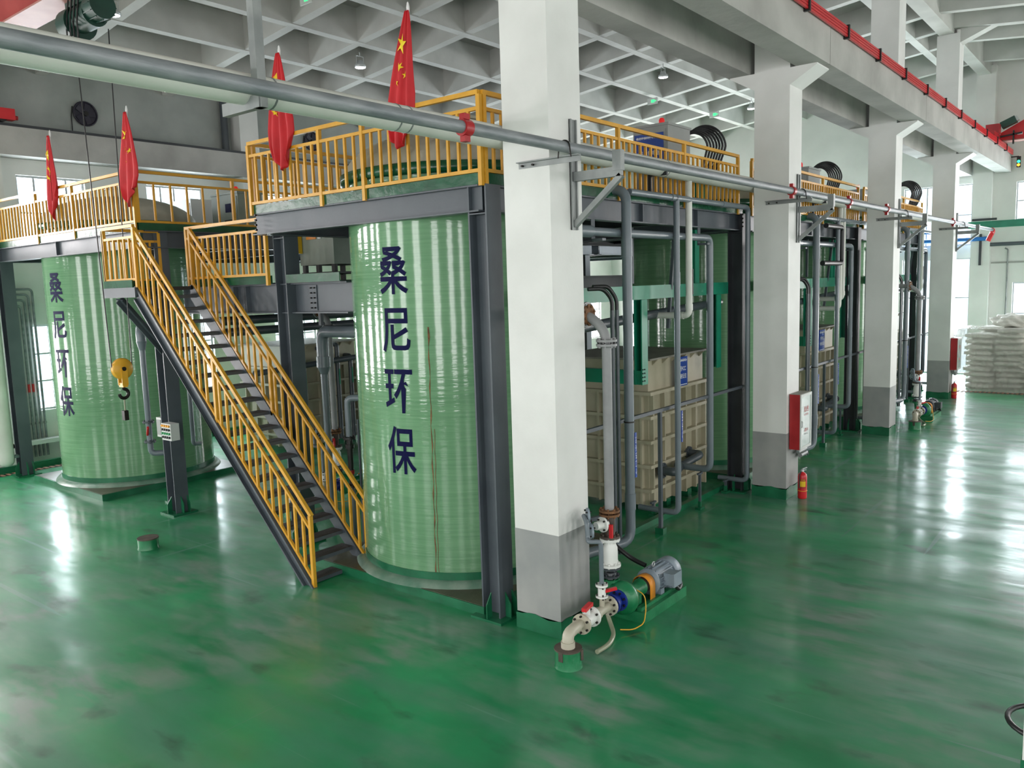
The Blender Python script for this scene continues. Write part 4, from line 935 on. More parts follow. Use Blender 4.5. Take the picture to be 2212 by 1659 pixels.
def extinguisher(x, y, label, sc=1.0):
    t = thing('fire_extinguisher', label, 'fire extinguisher', (x, y, 0), 'red fire extinguishers')
    m = MB(); m.lathe([(.07, 0), (.078, .01), (.08, .02), (.08, .40), (.072, .44), (.045, .47), (.025, .48), (.025, .5)], (x, y, 0), 24); m.build('cylinder', RED, t)
    m = MB(); m.cyl((x, y, .49), (x, y, .53), .028, 12); m.bar((x - .02, y, .54), (x + .07, y - .05, .56), .025, .015); m.bar((x - .02, y, .52), (x + .06, y - .045, .515), .02, .012); m.cyl((x - .03, y, .51), (x - .05, y, .51), .018, 10); m.build('valve_head', LAMPB, t)
    def patch(a0, a1, z0, z1, r, mat, nm):
        m = MB(); n = 8; pts = [(x + r * math.cos(a0 + (a1 - a0) * k / n), y + r * math.sin(a0 + (a1 - a0) * k / n), z) for z in (z0, z1) for k in range(n + 1)]
        m.add(pts, [(k, k + 1, n + 2 + k, n + 1 + k) for k in range(n)], sm=True); return m.build(nm, mat, t)
    A = math.radians(205)
    patch(A - .72, A + .72, .19, .37, .0812, DRED, 'label'); patch(A - .62, A + .62, .225, .325, .0818, YBOX, 'label')
    lettering('灭火器', .07, .022, lambda u, v: Vector((x + .0822 * math.cos(A + u / .08), y + .0822 * math.sin(A + u / .08), .35 + v)), STAR, t)
    m = MB(); m.tube([(x + .083 * math.cos(a), y + .083 * math.sin(a), .145) for a in [2 * PI * k / 20 for k in range(21)]], .006, 6); m.build('hose_band', HYEL, t)
    m = MB(); m.tube([(x - .03, y, .51), (x - .09, y + .02, .45), (x - .092, y + .02, .2)], .009, 8, .05); m.build('hose', RUBBER, t)
extinguisher(7.27, -.20, 'red fire extinguisher with yellow label below the hydrant cabinet')
extinguisher(21.27, -.12, 'distant red fire extinguisher at the farthest column')

# ================================================================== FLAGS
def flag(y, ztop, zbot, wmax, seed, label, white=False, lean=.1):
    rnd = random.Random(seed); x = -.075
    t = thing('national_flag', label, 'flag', (x, y, 5.2), 'limp red flags on the railings')
    m = MB(); m.cyl((x + .02, y + lean * .8, 5.72), (x + .02, y, ztop), .011, 8); m.build('pole', WCLOTH, t)
    m = MB(); m.lathe([(.013, ztop - .12), (.02, ztop - .06), (.012, ztop - .01), (.002, ztop + .01)], (x + .02, y, 0), 10); m.build('white_tip', WCLOTH, t)
    nf = 2.2 + rnd.random(); ph = rnd.random() * 6; N, Mv = 34, 40; z0 = ztop - .10
    def P(s_, tt, off=0.0):
        wd = wmax * (.12 + .88 * min(1, tt / .72) ** .8) * (1 - .30 * max(0, tt - .85) / .15)
        amp = .045 * (.25 + .75 * tt)
        u = (s_ - .45)
        L = (z0 - zbot) * (1 - .20 * abs(s_ - .42) / .5 - .05 * math.sin(7 * s_ + ph))
        yy = y + lean * tt - u * wd + .015 * math.sin(5 * tt + ph)
        xx = x - .02 + amp * math.sin(2 * PI * nf * s_ + ph + .6 * tt) - off
        return Vector((xx, yy, z0 - tt * L))
    m = MB(); pts = [P(i / N, j / Mv) for j in range(Mv + 1) for i in range(N + 1)]
    m.add(pts, [(j * (N + 1) + i, j * (N + 1) + i + 1, (j + 1) * (N + 1) + i + 1, (j + 1) * (N + 1) + i) for j in range(Mv) for i in range(N)], sm=True)
    c = m.build('cloth', FLAGR, t); so = c.modifiers.new('s', 'SOLIDIFY'); so.thickness = .004
    if white:
        m = MB(); a, b = .50, .66; k = 20
        pts = [P(a + (b - a) * q, tt / k * .8 + .02, .012) for tt in range(k + 1) for q in (0, .5, 1)]
        m.add(pts, [(3 * j + i, 3 * j + i + 1, 3 * j + i + 4, 3 * j + i + 3) for j in range(k) for i in (0, 1)]); m.build('white_fold', WCLOTH, t)
    def star(sc_, tc, R_, rot, sq):
        m = MB(); pts = [P(sc_, tc, .016)]
        hgt = (z0 - zbot)
        for k in range(10):
            r = R_ if k % 2 == 0 else R_ * .40; a = rot + PI / 2 + k * PI / 5
            wd = max(.08, wmax * (.12 + .88 * min(1, tc / .72) ** .8))
            s2 = min(1, max(0, sc_ - r * math.cos(a) * sq / wd)); t2 = tc - r * math.sin(a) / hgt
            pts.append(P(s2, t2, .016))
        m.add(pts, [(0, k, k % 10 + 1) for k in range(1, 11)]); m.build('star', STAR, t)
    star(.35, .24, .13, .2, .6); star(.40, .40, .055, .6, .8); star(.62, .47, .05, .1, .8); star(.33, .52, .045, .9, .8)
flag(1.93, 7.29, 5.56, .42, 1, 'tallest limp red flag with yellow stars nearest the column', lean=.22)
flag(4.42, 7.30, 5.59, .55, 2, 'limp red flag on the near platform railing above the stairs', lean=.08)
flag(8.70, 7.18, 5.52, .62, 3, 'limp red flag at the corner of the left platform', lean=.06)
flag(11.72, 7.20, 5.53, .52, 4, 'leftmost limp red flag with a white fold', True, lean=.12)

# ================================================================== PLATFORM EQUIPMENT
def cabinet(x0, y0, x1, y1, z0, z1, label, mat=CABG, beacon=True, sgn=None, slabel=None):
    t = thing('control_cabinet', label, 'cabinet', ((x0 + x1) / 2, (y0 + y1) / 2, z0), 'electrical cabinets on the platforms')
    m = MB(); m.box(x0, y0, z0 + .06, x1, y1, z1 - .02); m.build('body', mat, t)
    m = MB(); m.box(x0 - .02, y0 - .02, z1 - .02, x1 + .02, y1 + .02, z1 + .02); m.build('roof', mat, t)
    m = MB(); m.box(x0 + .02, y0 + .02, z0, x1 - .02, y1 - .02, z0 + .06); m.build('plinth', DSTEEL, t)
    m = MB(); m.box(x0 - .012, y0 + .04, z0 + .1, x0, y1 - .04, z1 - .08); d = m.build('door', mat, t)
    m = MB(); m.box(x0 - .022, y0 + .08, (z0 + z1) / 2 - .06, x0 - .012, y0 + .11, (z0 + z1) / 2 + .06); m.build('door_handle', BOLT, d)
    if beacon:
        m = MB(); c = ((x0 + x1) / 2, (y0 + y1) / 2); m.cyl((*c, z1 + .02), (*c, z1 + .06), .05, 14); b = m.build('beacon_base', PBOX, t)
        m = MB(); m.lathe([(.045, 0), (.05, .02), (.048, .09), (.03, .12), (.005, .125)], (*c, z1 + .06), 16); m.build('beacon_dome', BEACON, b)
    if sgn: sign((x0 - .013, (y0 + y1) / 2 + .02, z1 - .36), (0, -1, 0), (-1, 0, 0), .54, .46, sgn, slabel)
    return t
cabinet(5.3, 1.40, 6.1, 2.05, 5.15, 6.55, 'grey control cabinet with blue sign and red beacon on the near platform', sgn=[('桑尼环保科技有限公司', .36, .86, .10), ('4号电解电源', -.20, .8, .2)], slabel='blue sign with white characters on the near platform cabinet')
cabinet(12.1, 1.40, 12.9, 2.05, 5.15, 6.45, 'grey control cabinet on the second platform')
cabinet(17.0, 1.5, 17.8, 2.1, 5.15, 6.3, 'grey control cabinet on the third platform')
t = cabinet(3.0, 10.3, 3.6, 11.3, 5.15, 6.12, 'grey control cabinet with meters on the left platform', BOXG)
m = MB(); m.box(2.975, 10.55, 5.72, 2.988, 10.75, 5.9); m.build('blue_screen', NAVY, t)
m = MB(); m.box(2.975, 10.5, 5.5, 2.988, 10.8, 5.56); m.build('nameplate', KTXT, t)
cabinet(2.4, 12.0, 2.75, 12.6, 5.9, 6.35, 'white cabinet beside the grey one on the left platform', PBOX, False) if False else None
t = thing('white_cabinet', 'white tilted cabinet left of the grey meter cabinet', 'cabinet', (3.9, 13.4, 5.15))
m = MB(); m.box(3.5, 13.0, 5.15, 4.2, 13.9, 6.25); m.build('body', PBOX, t)
m = MB(); m.box(3.488, 13.05, 5.3, 3.5, 13.85, 6.15); m.build('door', PBOX, t)
def cable_loops(x, y, label, base=True):
    t = thing('cable_bundle', label, 'cables', (x, y, 5.15), 'looped black cable bundles')
    dx, dy = .38, -.92
    def W(a, b, z): return (x + dx * a + .92 * b, y + dy * a + .38 * b, z)
    for k in range(7):
        r = .26 + .022 * k; b = -.12 + .04 * k
        pts = [W(-.34, b, 6.10 + .03 * (k % 3))] + [W(.03 * k - r * math.cos(q), b + .03 * math.sin(2 * q + k), 6.30 + r * 1.15 * math.sin(q)) for q in [PI * .10 + PI * .86 * j / 12 for j in range(13)]] + [W(.03 * k + r * .72, b, 6.05), W(.14 + .02 * k, b, 5.8), W(.05, b, 5.5)]
        m = MB(); m.tube(pts, .021, 8, .06, seg=2); m.build('cable', RUBBER, t)
    for k in range(6):
        b = -.10 + .09 * (k % 3); z = 6.02 + .085 * (k // 3)
        m = MB(); m.cyl(W(-.42, b, z - .03), W(-.26, b, z + .06), .032, 12); c = m.build('red_sleeve', RED, t)
        m = MB(); m.cyl(W(-.47, b, z - .05), W(-.42, b, z - .03), .03, 12); m.build('copper_lug', COPPER, c)
    m = MB(); m.box(x - .15, y - .18, 5.15, x + .2, y + .18, 5.85); m.build('green_terminal_box', TEAL, t)
cable_loops(6.85, 1.7, 'looped black cables with red sleeves on the near platform')
cable_loops(13.65, 1.7, 'looped black cables with red sleeves on the second platform')
cable_loops(20.2, 1.3, 'small looped black cables on the third platform')

# transformer on the walkway
t = thing('transformer_box', 'grey green rectifier box on legs on the walkway', 'transformer', (1.95, 5.95, 4.14))
m = MB(); m.box(1.5, 5.42, 4.42, 2.4, 6.30, 4.98); b = m.build('body', BOXG, t)
m = MB(); m.box(1.46, 5.40, 4.98, 2.44, 6.34, 5.0); m.build('lid', BOXG, t)
m = MB(); m.box(1.488, 5.85, 4.84, 1.5, 6.10, 4.94); m.build('orange_plate', ORANGE, t)
m = MB(); m.box(1.488, 5.72, 4.84, 1.5, 5.80, 4.88); m.build('white_plate', WTXT, t)
for x in (1.55, 2.35):
    for y in (5.48, 5.88, 6.24):
        m = MB(); m.box(x - .03, y - .04, 4.14, x + .03, y + .04, 4.42); m.build('leg', DSTEEL, t)
m = MB(); m.box(1.5, 5.45, 4.27, 2.4, 6.28, 4.30); m.build('shelf', DSTEEL, t)
t = thing('junction_box', 'yellow junction box with warning triangle on the rectifier', 'box', (1.42, 6.32, 4.6))
m = MB(); m.box(1.33, 6.22, 4.62, 1.49, 6.42, 4.90); m.build('body', YBOX, t)
m = MB(); f = lambda a, b: Vector((1.327, 6.32 - a, 4.74 + b))
m.add([f(-.055, -.05), f(.055, -.05), f(0, .055)], [(0, 1, 2)]); m.build('warning_triangle', RTXT, t)
for k in (0, 1):
    m = MB(); m.tube([(1.41, 6.28 + .07 * k, 4.62), (1.41, 6.30 + .1 * k, 4.5), (1.42, 6.5, 4.42 + .05 * k), (1.45, 6.8, 4.45)], .012, 8, .06); m.build('cable', RUBBER, t)

# pipes near the staircase
t = thing('pvc_pipe', 'grey plastic pipe with large elbow behind the stairs', 'pipe', (1.5, 5.9, 0), GP)
m = MB(); m.tube([(1.5, 4.35, 3.32), (1.5, 5.85, 3.32), (1.5, 5.85, 2.85)], .10, 16, .16); m.cyl((1.5, 5.85, 2.9), (1.5, 5.85, 2.72), .115, 16); m.cyl((1.5, 5.85, 2.72), (1.5, 5.85, 2.6), .11, 16, .06); m.build('elbow', PVC, t)
m = MB(); m.cyl((1.5, 5.85, 2.7), (1.5, 5.85, .2), .058, 14); m.build('pipe_run', PVC, t)
m = MB(); m.bar((1.5, 5.85, 3.42), (1.5, 5.85, 3.66), .06, .06); m.build('hanger', STEEL, t)
t = thing('flow_meter_pipe', 'grey pipe with dark flow meter beside the lettered tank', 'pipe', (.75, 4.5, 0), GP)
m = MB(); m.tube([(1.0, 4.15, 2.37), (.8, 4.45, 2.37), (.8, 4.45, 1.78)], .05, 12, .09); m.cyl((.8, 4.45, 1.0), (.8, 4.45, .1), .05, 12); m.build('pipe_run', PVC, t)
m = MB(); m.flange((.8, 4.45, 1.76), (0, 0, 1), .1, .03, 6); m.cyl((.8, 4.45, 1.75), (.8, 4.45, 1.04), .05, 12, .038); m.flange((.8, 4.45, 1.02), (0, 0, 1), .1, .03, 6); m.cyl((.8, 4.45, 1.6), (.8, 4.45, 1.66), .07, 12); m.build('flow_meter', BLKP, t)
m = MB(); m.cyl((.8, 4.45, 1.2), (.8, 4.45, 1.26), .052, 12); m.build('red_band', DRED, t)
m = MB(); m.bar((.86, 4.30, 0), (.86, 4.30, 2.05), .03, .03); m.build('stay', STEEL, t)
for k, (x, top) in enumerate(((5.15, 2.3), (5.75, 2.55), (6.2, 2.62), (6.62, 2.3))):
    t = thing('pvc_pipe', '%s dark vertical pipe in front of the far beige tank' % ('first', 'second', 'third', 'fourth')[k], 'pipe', (x, 11.3, 0), 'dark pipes of the far beige tank')
    m = MB(); m.tube([(x, 11.28, .2), (x, 11.28, top), (x + .0, 11.5, top)], .06, 10, .08); m.build('pipe_run', DPVC, t)
    m = MB(); m.box(x - .02, 11.213, 1.6, x + .02, 11.222, 2.0); m.build('green_label', TEAL, t)
t = thing('pvc_pipe', 'dark horizontal pipe along the far beige tank', 'pipe', (5.5, 11.1, 2.2), GP)
m = MB(); m.tube([(3.6, 11.05, 2.15), (6.9, 11.05, 2.28)], .07, 12); m.build('pipe_run', DPVC, t)
for k, z in enumerate((3.50, 3.28)):
    t = thing('pvc_pipe', '%s long dark pipe under the walkway' % ('upper', 'lower')[k], 'pipe', (4, 8 + k, z), GP)
    m = MB(); m.cyl((1.0, 8.1 + .25 * k, z), (7, 8.1 + .25 * k, z), .08, 12); m.build('pipe_run', DPVC, t)
    for x in (1.5, 6.5): m = MB(); m.box(x, 8.09 + .25 * k, z, x + .04, 8.11 + .25 * k, 4.12); m.build('hanger', DSTEEL, t)

# left column fittings
t = thing('button_box', 'light grey push button box on the left steel column', 'control box', (.22, 8.6, 1.4))
m = MB(); m.box(.10, 8.42, 1.44, .26, 8.74, 1.74); m.build('body', PBOX, t)
for k in range(4):
    m0 = (ORG_L, KTXT, GRN_B, KTXT)[k]
    for j in range(4):
        m = MB(); y, z = 8.47 + .073 * j, 1.70 - .068 * k; m.cyl((.10, y, z), (.072, y, z), .021, 12); m.build('button', m0, t)
t = thing('junction_box', 'small pale box on the far side of the left steel column', 'box', (.4, 9.2, 1.4))
m = MB(); m.box(.28, 9.07, 1.42, .52, 9.25, 1.78); m.build('body', PBOX, t)
m = MB(); m.box(.27, 9.09, 1.46, .28, 9.23, 1.74); m.build('cover', CABG, t)
t = thing('pvc_pipe', 'grey plastic pipe with red valve by the left steel column', 'pipe', (.5, 10, 0), GP)
m = MB(); m.tube([(.75, 10.3, 3.40), (.5, 10.0, 3.40), (.5, 9.98, 3.1)], .09, 14, .14); m.cyl((.5, 9.98, 3.15), (.5, 9.98, 2.98), .10, 14, .06); m.tube([(.5, 9.98, 3.0), (.5, 9.98, .98), (.8, 9.75, .98)], .055, 12, .1); m.build('pipe_run', PVC, t)
for z in (1.60, 1.22): m = MB(); m.flange((.5, 9.98, z), (0, 0, 1), .11, .03, 6); m.build('flange', DPVC, t)
m = MB(); m.bar((.44, 9.95, 1.36), (.40, 9.82, 1.52), .03, .05); m.build('red_handle', RED, t)
m = MB(); m.bar((.72, 9.80, 0), (.72, 9.80, .94), .035, .035); m.box(.64, 9.72, 0, .80, 9.88, .03); m.build('stand', GBASE, t)
t = thing('pvc_pipe', 'slim grey pipe with green label right of the left steel column', 'pipe', (1.0, 9.3, 0), GP)
m = MB(); m.tube([(1.0, 9.30, 3.4), (1.0, 9.30, 1.15), (1.25, 9.5, 1.10)], .04, 10, .08); m.build('pipe_run', PVC, t)
m = MB(); m.box(.952, 9.28, 2.3, .958, 9.32, 2.7); m.build('green_label', TEAL, t)
t = thing('floor_stub', 'green concrete stub standing alone on the left floor', 'pipe stub', (-1.0, 7.35, 0), 'floor stubs')
m = MB(); m.lathe([(.165, 0), (.155, .03), (.155, .16)], (-1.0, 7.35, 0), 28); m.build('collar', PGREEN, t)
m = MB(); m.cyl((-1.0, 7.35, .16), (-1.0, 7.35, .178), .162, 28); m.build('cover', BROWN, t)

# ================================================================== CRANES
t = thing('overhead_crane', 'red overhead travelling crane at the upper left', 'crane', (-.8, 8.5, 8.3), 'red overhead cranes')
m = MB(); m.box(-1.18, .6, 8.62, -.82, 16.0, 9.3); m.build('girder', PINKR, t)
m = MB(); m.box(-1.25, .6, 8.59, -.75, 16.0, 8.62); m.build('bottom_flange', PINK, t)
m = MB(); m.box(-2.6, 15.86, 8.13, .96, 16.08, 8.38); m.build('end_truck', RED, t)
for x in (-2.2, .7): m = MB(); m.cyl((x, 15.9, 8.15), (x, 16.06, 8.15), .08, 16); m.build('wheel', BOLT, t)
m = MB(); m.cyl((.96, 15.97, 8.2), (1.04, 15.97, 8.2), .05, 12); m.build('buffer', DRED, t)
m = MB(); m.box(-2.6, .78, 8.30, .5, 1.02, 8.60); m.build('end_truck', RED, t)
t = thing('hoist', 'dark green electric hoist hanging from the red crane', 'hoist', (-.75, 8.15, 8.0))
m = MB(); m.cyl((-.8, 7.68, 8.40), (-.8, 7.95, 8.40), .20, 24); m.build('motor', DKGREEN, t)
m = MB(); m.cyl((-.8, 7.95, 8.34), (-.8, 8.45, 8.34), .20, 24); m.build('rope_drum', DKGREEN, t)
m = MB(); m.cyl((-.8, 8.45, 8.30), (-.8, 8.75, 8.30), .26, 24); m.build('gear_case', DKGREEN, t)
m = MB(); m.box(-.95, 7.7, 8.5, -.65, 8.6, 8.6); m.build('trolley', DKGREEN, t)
for k in range(4):
    m = MB(); y = 8.05 + .12 * k; m.tube([(-.98, y, 8.6), (-1.02, y + .05, 8.2), (-1.0, y + .1, 7.95), (-.95, y + .18, 8.0), (-.95, y + .2, 8.3)], .012, 6, .08); m.build('cable', RUBBER, t)
for k in range(12):
    a = 2 * PI * k / 12; m = MB(); m.bar((-.8 + .205 * math.cos(a), 7.70, 8.40 + .205 * math.sin(a)), (-.8 + .205 * math.cos(a), 7.93, 8.40 + .205 * math.sin(a)), .012, .03, (math.cos(a), 0, math.sin(a))); m.build('cooling_fin', DKGREEN, t)
t = thing('hook_block', 'yellow crane hook block hanging on two thin ropes', 'hook', (-.8, 8.12, 2.4))
for q in (-1, 1):
    m = MB(); m.cyl((-.8 + q * .27, 8.12, 8.2), (-.8 + q * .165, 8.12, 2.86), .009, 6); m.build('wire_rope', RUBBER, t)
m = MB(); m.lathe([(.03, -.06), (.155, -.055), (.175, -.02), (.155, 0), (.175, .02), (.155, .055), (.03, .06)], (-.8, 8.12, 2.83), 28, 'y'); m.build('sheave_guard', HYEL, t)
m = MB(); m.cyl((-.8, 8.04, 2.83), (-.8, 8.20, 2.83), .035, 14); m.build('axle', BOLT, t)
for q in (-.078, .061): m = MB(); m.box(-.85, 8.12 + q, 2.56, -.75, 8.12 + q + .017, 2.84); m.build('side_plate', HYEL, t)
m = MB(); m.box(-.84, 8.05, 2.53, -.76, 8.19, 2.60); m.build('crosshead', HYEL, t)
hp = [(-.8, 8.12, 2.57), (-.8, 8.12, 2.50)] + [(-.805 + .075 * math.cos(a), 8.12, 2.42 + .075 * math.sin(a)) for a in [PI * .45 - PI * 1.45 * k / 10 for k in range(11)]]
m = MB(); m.tube(hp, .027, 10); m.build('hook', HOOKM, t)
t = thing('pendant_control', 'black sling and pendant hanging below the crane hook', 'pendant', (-.8, 8.14, 1.98))
m = MB(); m.cyl((-.8, 8.13, 2.35), (-.8, 8.14, 2.14), .014, 8); m.build('sling', HOSE, t)
m = MB(); m.box(-.84, 8.09, 1.98, -.77, 8.18, 2.14); m.build('pendant_body', HOOKM, t)
# right-hand crane
t = thing('overhead_crane', 'bright red overhead crane end at the upper right', 'crane', (26, -4, 8.3), 'red overhead cranes')
m = MB(); m.prism([(25.9, -.45, 8.40), (25.9, -.45, 8.62), (25.9, -1.25, 9.05), (25.9, -15, 9.05), (25.9, -15, 8.36), (25.9, -.6, 8.36)], (.4, 0, 0)); m.build('girder', RED, t)
m = MB(); m.box(25.85, -15, 8.33, 26.35, -.55, 8.36); m.build('bottom_flange', PINK, t)
m = MB(); m.box(24.6, -.46, 8.30, 27.4, -.18, 8.55); m.box(25.2, -.5, 8.55, 25.6, -.1, 8.85); m.build('end_truck', DRED, t)
m = MB(); m.bar((25.8, -.45, 8.48), (25.8, -1.1, 8.55), .05, .05); m.bar((25.8, -.85, 8.65), (25.8, -.85, 8.2), .05, .05); m.build('collector_arm', BLKP, t)
m = MB(); m.box(25.88, -1.1, 8.50, 25.895, -.95, 8.57); m.build('white_plate', WTXT, t)
t = thing('floodlight', 'green floodlight box on the right crane', 'floodlight', (25.9, -.8, 8.75))
m = MB(); m.bar((25.7, -.50, 8.82), (25.7, -.92, 9.0), .3, .22); m.build('housing', DKGREEN, t)
m = MB(); m.bar((25.7, -.92, 9.0), (25.7, -.98, 9.03), .2, .16); m.build('glass', LAMPB, t)
t = thing('signal_light', 'small black signal light lit green and amber at the beam end', 'signal', (27.7, -.75, 7.6))
m = MB(); m.box(27.66, -.86, 7.60, 27.76, -.74, 7.98); m.bar((27.7, -.56, 7.98), (27.7, -.80, 7.98), .04, .04); m.build('housing', BLKP, t)
for z, mm in ((7.80, TLG), (7.68, TLR)): m = MB(); m.lathe([(.05, 0), (.04, -.02), (.01, -.03)], (27.66, -.80, z), 12, 'x'); m.build('lamp', mm, t)

# ================================================================== CEILING FITTINGS
def highbay(x, y, z, label):
    t = thing('highbay_lamp', label, 'lamp', (x, y, z), 'round ceiling lamps')
    m = MB(); m.lathe([(.13, .0), (.15, .01), (.14, .07), (.09, .10), (.08, .16), (.04, .18)], (x, y, z), 24); m.build('housing', LAMPB, t)
    m = MB(); m.lathe([(.002, -.004), (.12, -.004), (.13, .0)], (x, y, z), 24); m.build('diffuser', LAMP, t)
    m = MB(); m.tube([(x - .12, y, z + .08), (x - .12, y, z + .28), (x + .12, y, z + .28), (x + .12, y, z + .08)], .008, 6); m.cyl((x, y, z + .28), (x, y, zroof(y) + .03), .012, 8); m.build('bracket', LAMPB, t)
highbay(1.18, 11.33, 9.50, 'round ceiling lamp glowing beside the hoist')
highbay(7.46, 11.25, 9.62, 'round ceiling lamp between the two flags')
highbay(15.65, 6.98, 10.02, 'round ceiling lamp right of the nearest column')
highbay(22.3, 6.96, 10.05, 'round ceiling lamp partly behind the second column')
def exit_sign(x, y, z, label):
    t = thing('exit_sign', label, 'exit sign', (x, y, z), 'hanging exit signs')
    m = MB(); m.box(x - .01, y - .19, z - .10, x + .01, y + .19, z + .10); m.build('panel', PBOX, t)
    m = MB()
    for a, b in ((-.02, .08), (-.05, -.03)): m.add([(x - .012, y - b, z + .05), (x - .012, y - a, z + .05), (x - .012, y - a, z - .05), (x - .012, y - b, z - .05)], [(0, 1, 2, 3)])
    m.add([(x - .012, y - .16, z), (x - .012, y - .10, z + .028), (x - .012, y - .10, z - .028)], [(0, 1, 2)]); m.build('green_pictogram', EXITG, t)
    for q in (-.15, .15): m = MB(); m.cyl((x, y + q, z + .1), (x, y + q, zroof(y) + .05), .004, 6); m.build('wire', LAMPB, t)
exit_sign(4.0, 8.9, 9.92, 'hanging exit sign at the top left edge'); exit_sign(18.3, 8.8, 10.02, 'small hanging exit sign left of the cabinet beacon'); exit_sign(22.2, 8.35, 10.05, 'hanging exit sign nearer the second column')

# ================================================================== FAR WALL FITTINGS
for k, (x, z) in enumerate(((2.83, 8.62), (9.9, 8.74))):
    t = thing('wall_fan', ('round dark exhaust fan on the far wall behind the ropes', 'round dark exhaust fan behind the near platform railing')[k], 'fan', (x, 16.4, z - .3), 'exhaust fans')
    m = MB(); m.lathe([(.29, 0), (.31, -.05), (.29, -.08), (.27, -.05), (.27, 0)], (x, 16.498, z), 28, 'y'); m.build('ring', FANM, t)
    m = MB(); m.cyl((x, 16.498, z), (x, 16.47, z), .27, 24); m.build('back', FANM, t)
    for q in range(5):
        a = 2 * PI * q / 5; m = MB(); m.bar((x + .05 * math.cos(a), 16.45, z + .05 * math.sin(a)), (x + .25 * math.cos(a), 16.44, z + .25 * math.sin(a)), .12, .01, (0.2, 1, 0)); m.build('blade', FANM, t)
    m = MB(); m.cyl((x, 16.47, z), (x, 16.40, z), .06, 14); m.build('hub', BOLT, t)
    m = MB(); m.tube([(x - .3, 16.48, z + .15), (x - .34, 16.48, z - .1), (x - .34, 16.48, 8.1)], .012, 6, .05); m.build('cable', RUBBER, t)
t = thing('downpipe', 'grey rain downpipe on the far wall beside the pilaster', 'pipe', (6.7, 16.38, 5))
m = MB(); m.cyl((6.72, 16.38, 8.0), (6.72, 16.38, 9.6), .10, 16); m.build('pipe_run', DPVC, t)
for k in range(5):
    t = thing('wall_pipe', '%s of the five thin steel pipes on the far wall' % ('outermost', 'second', 'middle', 'fourth', 'innermost')[k], 'pipe', (1.1 - .1 * k, 16.38, 0), 'thin steel wall pipes')
    m = MB(); x = 1.13 - .095 * k; z = 4.25 - .13 * k
    m.tube([(-1.2, 16.40, z), (x, 16.40, z), (x, 16.40, .15)], .028, 8, .1); m.build('pipe_run', GALV, t)
    m = MB(); m.cyl((x, 16.40, .95), (x, 16.40, 1.0), .04, 8); m.build('clip', GALVD, t)
    if k > 1: m = MB(); m.cyl((x, 16.40, 1.75), (x, 16.40, 1.95), .031, 8); m.build('red_band', RED, t)
t = thing('cable_tray', 'pale cable tray along the foot of the far wall', 'cable tray', (2, 16.2, .4))
m = MB(); m.box(-3, 16.05, .50, 4.0, 16.32, .60); m.build('tray', PBOX, t)
for x in (-1, 1.6, 3.5): m = MB(); m.box(x, 16.1, 0, x + .04, 16.3, .5); m.build('leg', GALVD, t)
t = thing('tin_can', 'small yellow tin with dark lid on the cable tray', 'tin', (1.55, 16.15, .60))
m = MB(); m.cyl((1.55, 16.15, .60), (1.55, 16.15, .76), .06, 16); m.build('can', HYEL, t)
m = MB(); m.cyl((1.55, 16.15, .76), (1.55, 16.15, .79), .064, 16); m.build('lid', KTXT, t)
m = MB(); m.box(-8, 15.68, 0, 27, 15.80, .15); p = m.build('trench_curb', GBASE); tag(p, 'low green curb beside the wall trench', 'curb')
def grating(label, x0, y0, x1, y1, alongx):
    t = thing('floor_grating', label, 'grating', ((x0 + x1) / 2, (y0 + y1) / 2, 0), 'rusty floor gratings')
    m = MB(); m.box(x0, y0, 0, x1, y1, .004); m.build('channel', BOLT, t)
    n = 60
    m = MB()
    for k in range(n):
        q = k / n
        if alongx: a = x0 + (x1 - x0) * q; m.box(a, y0, .004, a + (x1 - x0) / n * .5, y1, .012)
        else: a = y0 + (y1 - y0) * q; m.box(x0, a, .004, x1, a + (y1 - y0) / n * .5, .012)
    b = m.build('grate_bars', GRATE, t); b['kind'] = 'stuff'
grating('rusty brown floor grating along the left trench', -4, 15.38, 4, 15.62, True)
grating('brown floor grating in front of the sacks', 22.85, -7.5, 23.2, .3, False)
t = thing('vertical_duct', 'thick pale vertical duct at the left edge', 'duct', (-.1, 15.2, 0))
m = MB(); m.lathe([(.02, .26), (.10, .28), (.155, .34), (.165, .42), (.165, 6.6)], (-.24, 15.15, 0), 24); m.build('duct', WPIPE, t)
m = MB(); m.box(-.10, 15.05, .44, .0, 15.2, .50); m.build('bracket', TEALST, t)

# ================================================================== END WALL FITTINGS AND SACKS
t = thing('green_beam', 'green steel beam across the end wall', 'beam', (26.6, -3, 5.5))
m = MB(); m.ibeam((26.6, .55, 5.58), (26.6, -9, 5.58), .24, .16); m.build('beam', TEAL, t)
t = thing('wall_pipe', 'dark grey horizontal pipe under the green beam', 'pipe', (27.8, -3, 4.8))
m = MB(); m.cyl((27.75, .55, 4.90), (27.75, -9, 4.90), .07, 12); m.build('pipe_run', DPVC, t)
t = thing('blue_pipe', 'bright blue pipe near the end wall behind the farthest column', 'pipe', (27.6, 1, 5.1))
m = MB(); m.tube([(27.6, 4.0, 5.12), (27.6, .1, 5.12)], .075, 12); m.tube([(27.6, 1.2, 5.12), (27.6, 1.2, 5.45), (27.6, 3.0, 5.45)], .06, 12, .1); m.build('pipe_run', BLUEP, t)
t = thing('wall_conduit', 'thin grey conduit down the end wall', 'conduit', (27.95, -.55, 1.5))
m = MB(); m.tube([(27.95, -.45, 4.75), (27.95, -.55, 4.7), (27.95, -.55, 1.4)], .025, 8, .05); m.build('pipe_run', GALVD, t)
t = thing('drop_bracket', 'dark bracket rail on the end wall pilaster', 'bracket', (27.6, .3, 4.3))
m = MB(); m.box(27.60, .26, 4.15, 27.648, .34, 5.3); m.box(27.60, -.2, 5.78, 27.648, .6, 5.86); m.build('rail', DSTEEL, t)
